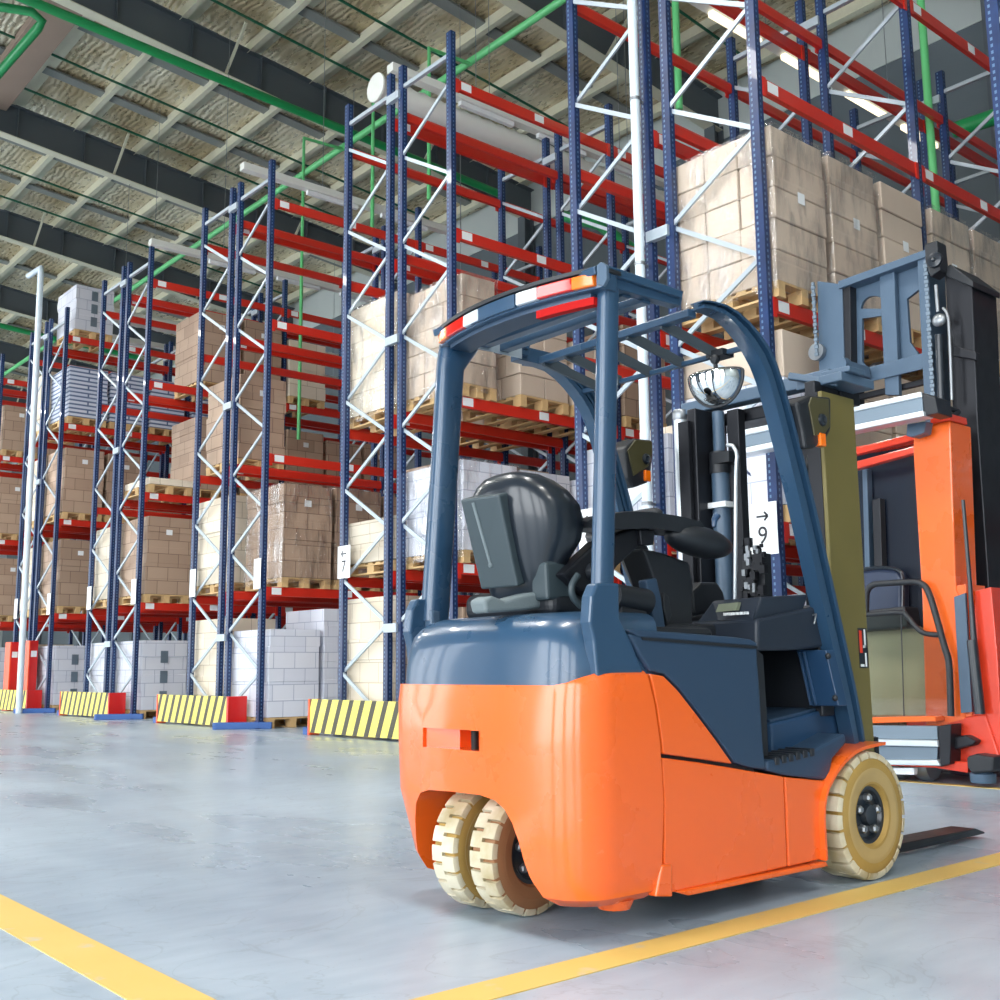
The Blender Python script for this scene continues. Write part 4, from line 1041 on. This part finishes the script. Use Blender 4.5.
for k in range(12):
    p = at(744+r_.random()*16, 542+r_.random()*54, 'X', 3.865); s = .004+r_.random()*.006; obj('valve_fitting', MB().box(p.x-s, p.x+s, p.y-s, p.y+s, p.z-s*1.6, p.z+s*1.6), M['steel'], F)
obj('valve_block', MB().box(3.9, 3.95, at(742, 560, 'X', 3.9).y, at(764, 560, 'X', 3.9).y, 1.05, 1.27), M['black'], F)
vq = MB()
for k in range(6): p = at(748+k*2.6, 570, 'X', 3.92); vq.tube([(p.x, p.y, .9), (p.x, p.y, p.z)], .012, 6)
obj('valve_hose', vq, M['black'], F)
hq = MB()
for k, (px, py) in enumerate(((806, 450), (812, 452), (818, 450))):
    hq.tube(resamp([at(822-k*3, 430, 'X', 3.92), at(px, py+20, 'X', 3.92), at(px+4, 520, 'X', 3.92), at(px+14, 620, 'X', 3.92)], 14), .011, 7)
obj('side_hose', hq, M['black'], F, smooth=1.)
obj('hose_clamp', MB().box(3.89, 3.93, 2.47, 2.56, 1.60, 1.63), M['steel'], F)
obj('mast_decal', MB().box(mx1-.075, mx1-.012, 2.4475, 2.4495, .78, .94), M['black_gloss'], F)
obj('decal_print', MB().box(mx1-.07, mx1-.052, 2.446, 2.448, .84, .93), M['red_paint'], F)
obj('decal_print', MB().box(mx1-.035, mx1-.025, 2.446, 2.448, .86, .935).box(mx1-.045, mx1-.025, 2.446, 2.448, .86, .87), M['white'], F)
obj('decal_print', MB().box(mx1-.035, mx1-.025, 2.446, 2.448, .785, .84).box(mx1-.07, mx1-.045, 2.446, 2.448, .785, .795), M['white'], F)
obj('mast_bracket', MB().box(3.9, 4.15, 2.40, 2.62, 1.945, 1.985).box(3.93, 4.05, 2.38, 2.52, 1.985, 2.01).bar((3.85, 2.62, 2.0), (3.95, 2.45, 1.95), .03, .03), M['slate_steel'], F, bevel=.005)
obj('tie_decal', MB().box(3.966, 3.969, 2.78, 2.85, 1.985, 2.015), M['red_paint'], F)
for k, y in enumerate((2.56, 3.18)):
    mb = MB().prism([(4.13, y-.06, .06), (4.13, y-.06, .02), (5.06, y-.045, .02), (5.06, y-.045, .028), (4.95, y-.06, .055)], (0, .12, 0)).box(4.13, 4.17, y-.06, y+.06, .02, .5)
    obj('fork', mb, M['mast'], F, bevel=.004)
obj('carriage', MB().box(4.10, 4.13, 2.47, 3.25, .12, .2).box(4.10, 4.13, 2.47, 3.25, .42, .5), M['mast'], F)
obj('tilt_cylinder', MB().tube([(3.5, 2.62, .5), (3.98, 2.66, .62)], .03, 10), M['black'], F, smooth=1.)
# front lamps on the hoop
def lampbox(y, body, plate, buz, amb):
    L = obj('front_lamp', prismY(body, y, y+.14), M['black'], F, bevel=.012)
    obj('face_plate', prismY(plate, y-.006, y+.01), M['olive_dark'], L, bevel=.003)
    c = at(*buz, 'Y', y-.006)
    obj('buzzer', MB().lathe([(.008, -.006), (.016, -.012), (.024, -.008), (.026, .002)], c, 'Y', 18), M['black_gloss'], L, smooth=.7)
    c = at(*amb, 'Y', y)
    obj('indicator_lens', MB().box(c.x-.02, c.x+.02, y-.012, y+.02, c.z-.026, c.z+.026), M['amber'], L, bevel=.005)
lampbox(2.36, [(797, 402), (811, 395), (831.6, 397), (831.6, 429.6), (826, 440), (816, 447.6), (806, 449), (803, 430)], [(809.4, 404.4), (812, 397), (829, 399), (830, 427), (825.6, 433), (815, 435.6)], (822, 420), (821, 440))
lampbox(3.36, [(626, 446), (635.6, 438), (653, 440), (653.5, 455), (650, 482), (634, 488), (628, 478), (625, 452)], [(628, 450), (636, 439.5), (652, 441.5), (652.5, 452), (649, 466), (634, 476)], (646, 459), (646.5, 476))
# ---------------------------------------------------------------- the orange order truck in the aisle behind
R = thing('reach_truck', (7.6, 4.1, 0), 'orange narrow-aisle truck with grey mast and clear guard panel behind the forklift', 'truck')
Xf = 7.1; Xm = 7.55
M['shroud'] = mat('dark_mast_shroud', (30, 38, 52), .2, coat=.4)
M['cab_seat'] = mat('navy_seat_vinyl', (36, 50, 76), .4, var=.1)
M['interior'] = mat('cab_interior_panel', (150, 146, 118), .5, var=.15, vscale=3)
def cu(name, px, x0, x1, m, par=None, bev=.006): return obj(name, prismX(px, x0, x1), M[m], par or R, bevel=bev)
cu('cab_post', [(913, 452), (913.5, 426), (950, 421), (956, 590), (961, 600), (966, 742), (926, 742), (922, 600)], Xf+.02, Xf+.32, 'orange', bev=.01)
cu('cab_post', [(882, 466), (896, 464), (904, 600), (906, 690), (888, 690)], Xf+.75, Xf+.86, 'red_paint')
cu('roof_frame', [(838, 466), (914, 446), (914, 453), (838, 474)], Xf+.03, Xf+.1, 'red_paint')
cu('roof_frame', [(838, 452), (914, 433), (914, 440), (838, 459)], Xf+.05, Xf+.12, 'red_paint')
p = at(914, 436, 'X', Xf); q = at(836, 455, 'X', Xf)
rf = MB()
for k in range(9): x = Xf+.15+k*.09; rf.box(x, x+.035, p.y, q.y, p.z+.0, p.z+.03)
obj('roof_slat', rf, M['red_paint'], R)
cu('post_cap', [(930, 424), (950, 420), (949, 413), (930, 417)], Xf+.0, Xf+.25, 'red_paint')
cu('aluminium_beam', [(738, 436), (922, 396), (923, 411), (738, 449)], Xf-.3, Xf-.2, 'alu_dark')
cu('aluminium_lip', [(738, 431), (921, 391.5), (922, 397), (738, 437)], Xf-.31, Xf-.2, 'alu')
cu('aluminium_lip', [(738, 449), (923, 410.5), (924, 416), (738, 455)], Xf-.33, Xf-.2, 'alu')
cu('beam_end', [(921, 392), (935, 397), (938, 413), (925, 416)], Xf-.3, Xf-.1, 'black')
cu('work_lamp', [(907, 424), (926, 421), (924, 433), (912, 437), (906, 436)], Xf-.1, Xf, 'slate_steel')
# cab back window and seat
cu('mast_shroud', [(846, 455), (922, 440), (930, 660), (846, 660)], Xm-.12, Xm-.08, 'shroud')
cu('inner_rail', [(862, 470), (867, 469), (871, 620), (866, 620)], Xm-.2, Xm-.13, 'slate_steel')
cu('inner_rail', [(872, 500), (880, 498), (884, 620), (876, 620)], Xm-.2, Xm-.13, 'mast')
cu('rear_window', [(853, 470), (912, 456), (918, 605), (860, 605)], Xf+.55, Xf+.56, 'acrylic', bev=0)
cu('window_post', [(845, 472), (853, 470), (862, 640), (852, 640)], Xf+.5, Xf+.56, 'truck_navy')
sb = obj('seat_back', prismX([(868, 563), (874, 555), (890, 553), (905, 554), (912, 562), (915, 590), (914, 612), (905, 620), (872, 618)], Xf+.40, Xf+.5), M['cab_seat'], R, bevel=.03, seg=3)
obj('seat_shell', prismX([(850, 576), (858, 570), (880, 568), (897, 570), (902, 578), (902, 612), (890, 620), (850, 618)], Xf+.22, Xf+.34), M['cab_seat'], R, bevel=.03, seg=3)
obj('seat_piping', MB().tube(resamp([at(*p, 'X', Xf+.21) for p in [(850, 575), (858, 570), (880, 567.5), (897, 569.5), (903, 578), (903, 610)]], 20), .012, 6), M['black_gloss'], R, smooth=1.)
obj('seat_cushion', prismX([(850, 612), (905, 606), (908, 628), (850, 632)], Xf+.15, Xf+.6), M['black'], R, bevel=.02)
# guard rail tubes
rl_ = [at(*p, 'X', Xf-.05) for p in [(866, 612), (867, 592), (873, 585), (884, 583.5), (912, 582), (922, 584), (930, 596), (944, 645), (949, 665), (951, 716)]]
GR = obj('guard_rail', MB().tube(resamp(rl_, 44), .022, 10), M['black'], R, smooth=1.)
rl2 = [at(*p, 'X', Xf-.05) for p in [(850, 616), (898, 612.5), (906, 615), (916, 627), (924, 633), (939, 635)]]
obj('guard_rail', MB().tube(resamp(rl2, 24), .018, 10), M['black'], R, smooth=1.)
cu('clear_panel', [(850, 616), (900, 614), (912, 624), (925, 634), (940, 636), (948, 668), (950, 716), (850, 715)], Xf-.03, Xf-.02, 'acrylic', bev=0)
obj('panel_seam', MB().tube([at(901, 615, 'X', Xf-.04), at(904, 716, 'X', Xf-.04)], .004, 6), M['black'], R)
cu('cab_interior', [(845, 618), (905, 616), (926, 632), (930, 716), (845, 716)], Xf+.3, Xf+.4, 'interior', bev=.01)
cu('interior_panel', [(924, 640), (948, 640), (955, 716), (927, 716)], Xf+.25, Xf+.3, 'red_paint', bev=.01)
# chassis
cu('floor_edge', [(850, 718), (935, 716), (936, 721.5), (850, 724)], Xf-.1, Xf+.4, 'orange')
cu('bumper_panel', [(850, 725), (937, 726), (938, 740), (850, 739)], Xf-.1, Xf-.05, 'alu_dark')
cu('aluminium_step', [(850, 739), (937, 740.5), (938, 747), (850, 745)], Xf-.14, Xf-.05, 'alu')
cu('bumper_panel', [(850, 745), (938, 747), (937, 760), (850, 760)], Xf-.09, Xf-.05, 'alu_dark')
cu('aluminium_step', [(850, 760), (937, 760), (940, 766), (850, 764)], Xf-.14, Xf-.05, 'alu')
cu('bumper_end', [(938, 726), (951, 724), (950, 764), (940, 767)], Xf-.12, Xf+.1, 'mast')
cu('plate', [(850, 768), (914, 768), (914, 775), (850, 773)], Xf-.11, Xf-.06, 'white')
cu('base_frame', [(850, 764), (935, 768), (968, 773), (968, 762), (850, 756)], Xf-.06, Xf+.9, 'red_paint')
ch = prismX([(946, 722), (970, 716), (985, 714), (1000, 758), (1000, 771), (968, 773), (946, 765)], Xf+.02, Xf+.9); obj('chassis', ch, M['red_paint'], R, bevel=.01)
cu('wheel_cover', [(948, 738), (965, 735), (976, 741), (973, 745), (955, 750), (948, 750)], Xf-.06, Xf+.03, 'mast', bev=.012)
cu('side_plate', [(975, 591), (991, 587), (997, 650), (1003, 760), (985, 760), (972, 716)], Xf+.04, Xf+.5, 'red_paint')
cu('post_side', [(954, 586), (966, 584), (972, 716), (964, 742), (960, 640)], Xf+.03, Xf+.3, 'orange')
cu('grey_strip', [(954, 597), (965, 593), (972, 712), (961, 713)], Xf+.0, Xf+.025, 'slate_steel', bev=0)
obj('strut', MB().tube([at(963, 500, 'X', Xf-.02), at(970, 585, 'X', Xf-.02), at(979, 712, 'X', Xf-.02)], [.012, .014, .03], 10).tube([at(972, 640, 'X', Xf-.02), at(980, 714, 'X', Xf-.02)], .034, 10), M['black_gloss'], R, smooth=1.)
cu('side_box', [(966, 757), (975, 754), (994, 757), (993, 772), (972, 774), (967, 768)], Xf-.12, Xf+.05, 'black', bev=.015)
gp = at(983, 777, 'X', Xf-.03)
obj('guide_roller', MB().lathe([(.075, .03), (.08, .05), (.08, .085), (.06, .1)], (Xf-.03, gp.y, 0), 'Z', 20), M['slate_steel'], R, smooth=.6)
for y in (3.85, 4.05):
    obj('load_wheel', MB().lathe([(.02, -.05), (.11, -.05), (.12, -.03), (.12, .03), (.11, .05), (.02, .05)], (Xf+.1, y+.1, .12), 'Y', 24), M['steel'], R, smooth=.6)
for x in (8.1, 10.1):
    for y in (3.75, 4.45):
        obj('drive_wheel', MB().lathe([(.02, -.06), (.15, -.06), (.16, -.04), (.16, .04), (.15, .06), (.02, .06)], (x, y, .16), 'Y', 24), M['rubber'], R, smooth=.6)
# mast: two tall columns, cross plates with round cut-outs, chains and cylinder
cl = MB()
yr = at(930, 300, 'X', Xm).y; yl = at(835, 300, 'X', Xm).y; zt = at(930, 247, 'X', Xm).z
cu('mast_column', [(944, 268), (972, 283), (978, 420), (989, 580), (992, 700), (958, 700), (953, 420)], Xm+.02, Xm+.4, 'mast', bev=.01)
cu('mast_column', [(917, 258), (928, 254), (935, 420), (940, 640), (930, 640), (925, 420)], Xm, Xm+.25, 'slate_steel')
cu('column_cap', [(945, 268), (950, 264), (973, 281), (973, 287), (946, 276)], Xm-.02, Xm+.4, 'black')
cu('mast_column', [(817, 281), (842, 284), (846, 420), (820, 420)], Xm, Xm+.25, 'slate_steel')
cu('mast_column', [(842, 284), (850, 284), (852, 420), (846, 420)], Xm+.01, Xm+.2, 'mast')
cu('top_beam', [(838, 281), (926, 249), (928, 256), (838, 289)], Xm-.02, Xm+.15, 'slate_steel')
pl = prismX([(849, 291), (918, 266), (922, 352), (852, 385)], Xm+.1, Xm+.13)
po = obj('mast_plate', pl, M['slate_steel'], R)
c1 = at(864, 306, 'X', Xm+.1)
def half(px, top):
    pts = []
    for k in range(13):
        a = PI*k/12
        pts.append((px[0]+px[2]*math.cos(a), px[1]-(px[3]*math.sin(a) if top else -px[3]*math.sin(a))))
    return pts
cut(po, prismX(half((867, 306, 13, 13), True), Xm+.0, Xm+.3))
cut(po, prismX([(855, 316), (882, 312), (882.5, 356)]+half((868.5, 357, 14, 9), False)[1:-1]+[(855, 359)], Xm, Xm+.3))
cut(po, prismX([(900, 296), (918, 282), (921, 345), (912, 352), (903, 340)], Xm, Xm+.3))
cu('mast_stile', [(879, 273), (894, 268), (899, 395), (885, 395)], Xm+.04, Xm+.09, 'slate_steel')
cu('cross_member', [(850, 372), (926, 352), (927, 368), (852, 386)], Xm+.02, Xm+.035, 'slate_steel')
cu('cross_member', [(850, 396), (926, 378), (926, 384), (850, 402)], Xm+.1, Xm+.14, 'mast')
cu('pulley_block', [(924, 244), (937, 240), (940, 270), (930, 277), (925, 262)], Xm-.12, Xm+.02, 'black', bev=.012)
pc = at(935, 260, 'X', Xm-.13)
obj('pulley', MB().lathe([(.02, -.02), (.055, -.015), (.06, 0), (.055, .015), (.02, .02)], pc, 'X', 20).sphere(pc+Vector((-.02, 0, 0)), .018, 8, 6), M['black_gloss'], R, smooth=.7)
def chain(px0, px1, x):
    mb = MB(); a = at(*px0, 'X', x); b = at(*px1, 'X', x); n = int((b-a).length/.03)
    for k in range(n):
        p = a.lerp(b, k/n); s = .017 if k % 2 else .011; mb.box(p.x-.008, p.x+.008, p.y-s, p.y+s, p.z-.013, p.z+.013)
    return mb
obj('lift_chain', chain((925.5, 262), (934, 410), Xm-.06), M['alu_dark'], R)
obj('lift_chain', chain((813, 284), (817, 358), Xm-.06), M['alu_dark'], R)
obj('chain_wheel', MB().lathe([(.02, -.02), (.07, -.02), (.07, .02), (.02, .02)], at(817, 352, 'X', Xm-.03), 'X', 20), M['steel'], R, smooth=.6)
LCY = obj('lift_cylinder', MB().tube([at(939, 335, 'X', Xm-.08), at(942, 420, 'X', Xm-.08), at(950, 700, 'X', Xm-.08)], .03, 12), M['black_gloss'], R, smooth=1.)
obj('cylinder_rod', MB().tube([at(936, 285, 'X', Xm-.08), at(938, 312, 'X', Xm-.08)], .014, 8).sphere(at(939, 320, 'X', Xm-.1), (.03, .055, .05), 12, 8), M['steel'], LCY, smooth=1.)
obj('chain_cable', MB().tube(resamp([at(943, 308, 'X', Xm-.1), at(948, 316, 'X', Xm-.1), at(950, 345, 'X', Xm-.1), at(952, 400, 'X', Xm-.1)], 16), .012, 7), M['steel'], R, smooth=1.)
obj('power_cable', MB().tube(resamp([at(934, 404, 'X', Xm-.3), at(947, 408, 'X', Xm-.25), at(958, 412, 'X', Xm-.12), at(950, 417, 'X', Xm-.3), at(936, 420, 'X', Xm-.4)], 20), .02, 8), M['black'], R, smooth=1.)
cu('column_bracket', [(953, 345), (976, 352), (976, 360), (953, 356)], Xm-.02, Xm+.05, 'mast')
obj('cylinder_eye', MB().lathe([(.03, -.04), (.07, -.04), (.07, .04), (.03, .04)], at(841, 366, 'X', Xm-.3), 'X', 20), M['slate_steel'], R, smooth=.6)
cu('cylinder_mount', [(824, 372), (848, 360), (850, 372), (826, 384)], Xm-.3, Xm-.0, 'slate_steel')
obj('truck_body', MB().box(8.0, 10.3, 3.68, 4.55, .2, 1.1), M['red_paint'], R, bevel=.03)
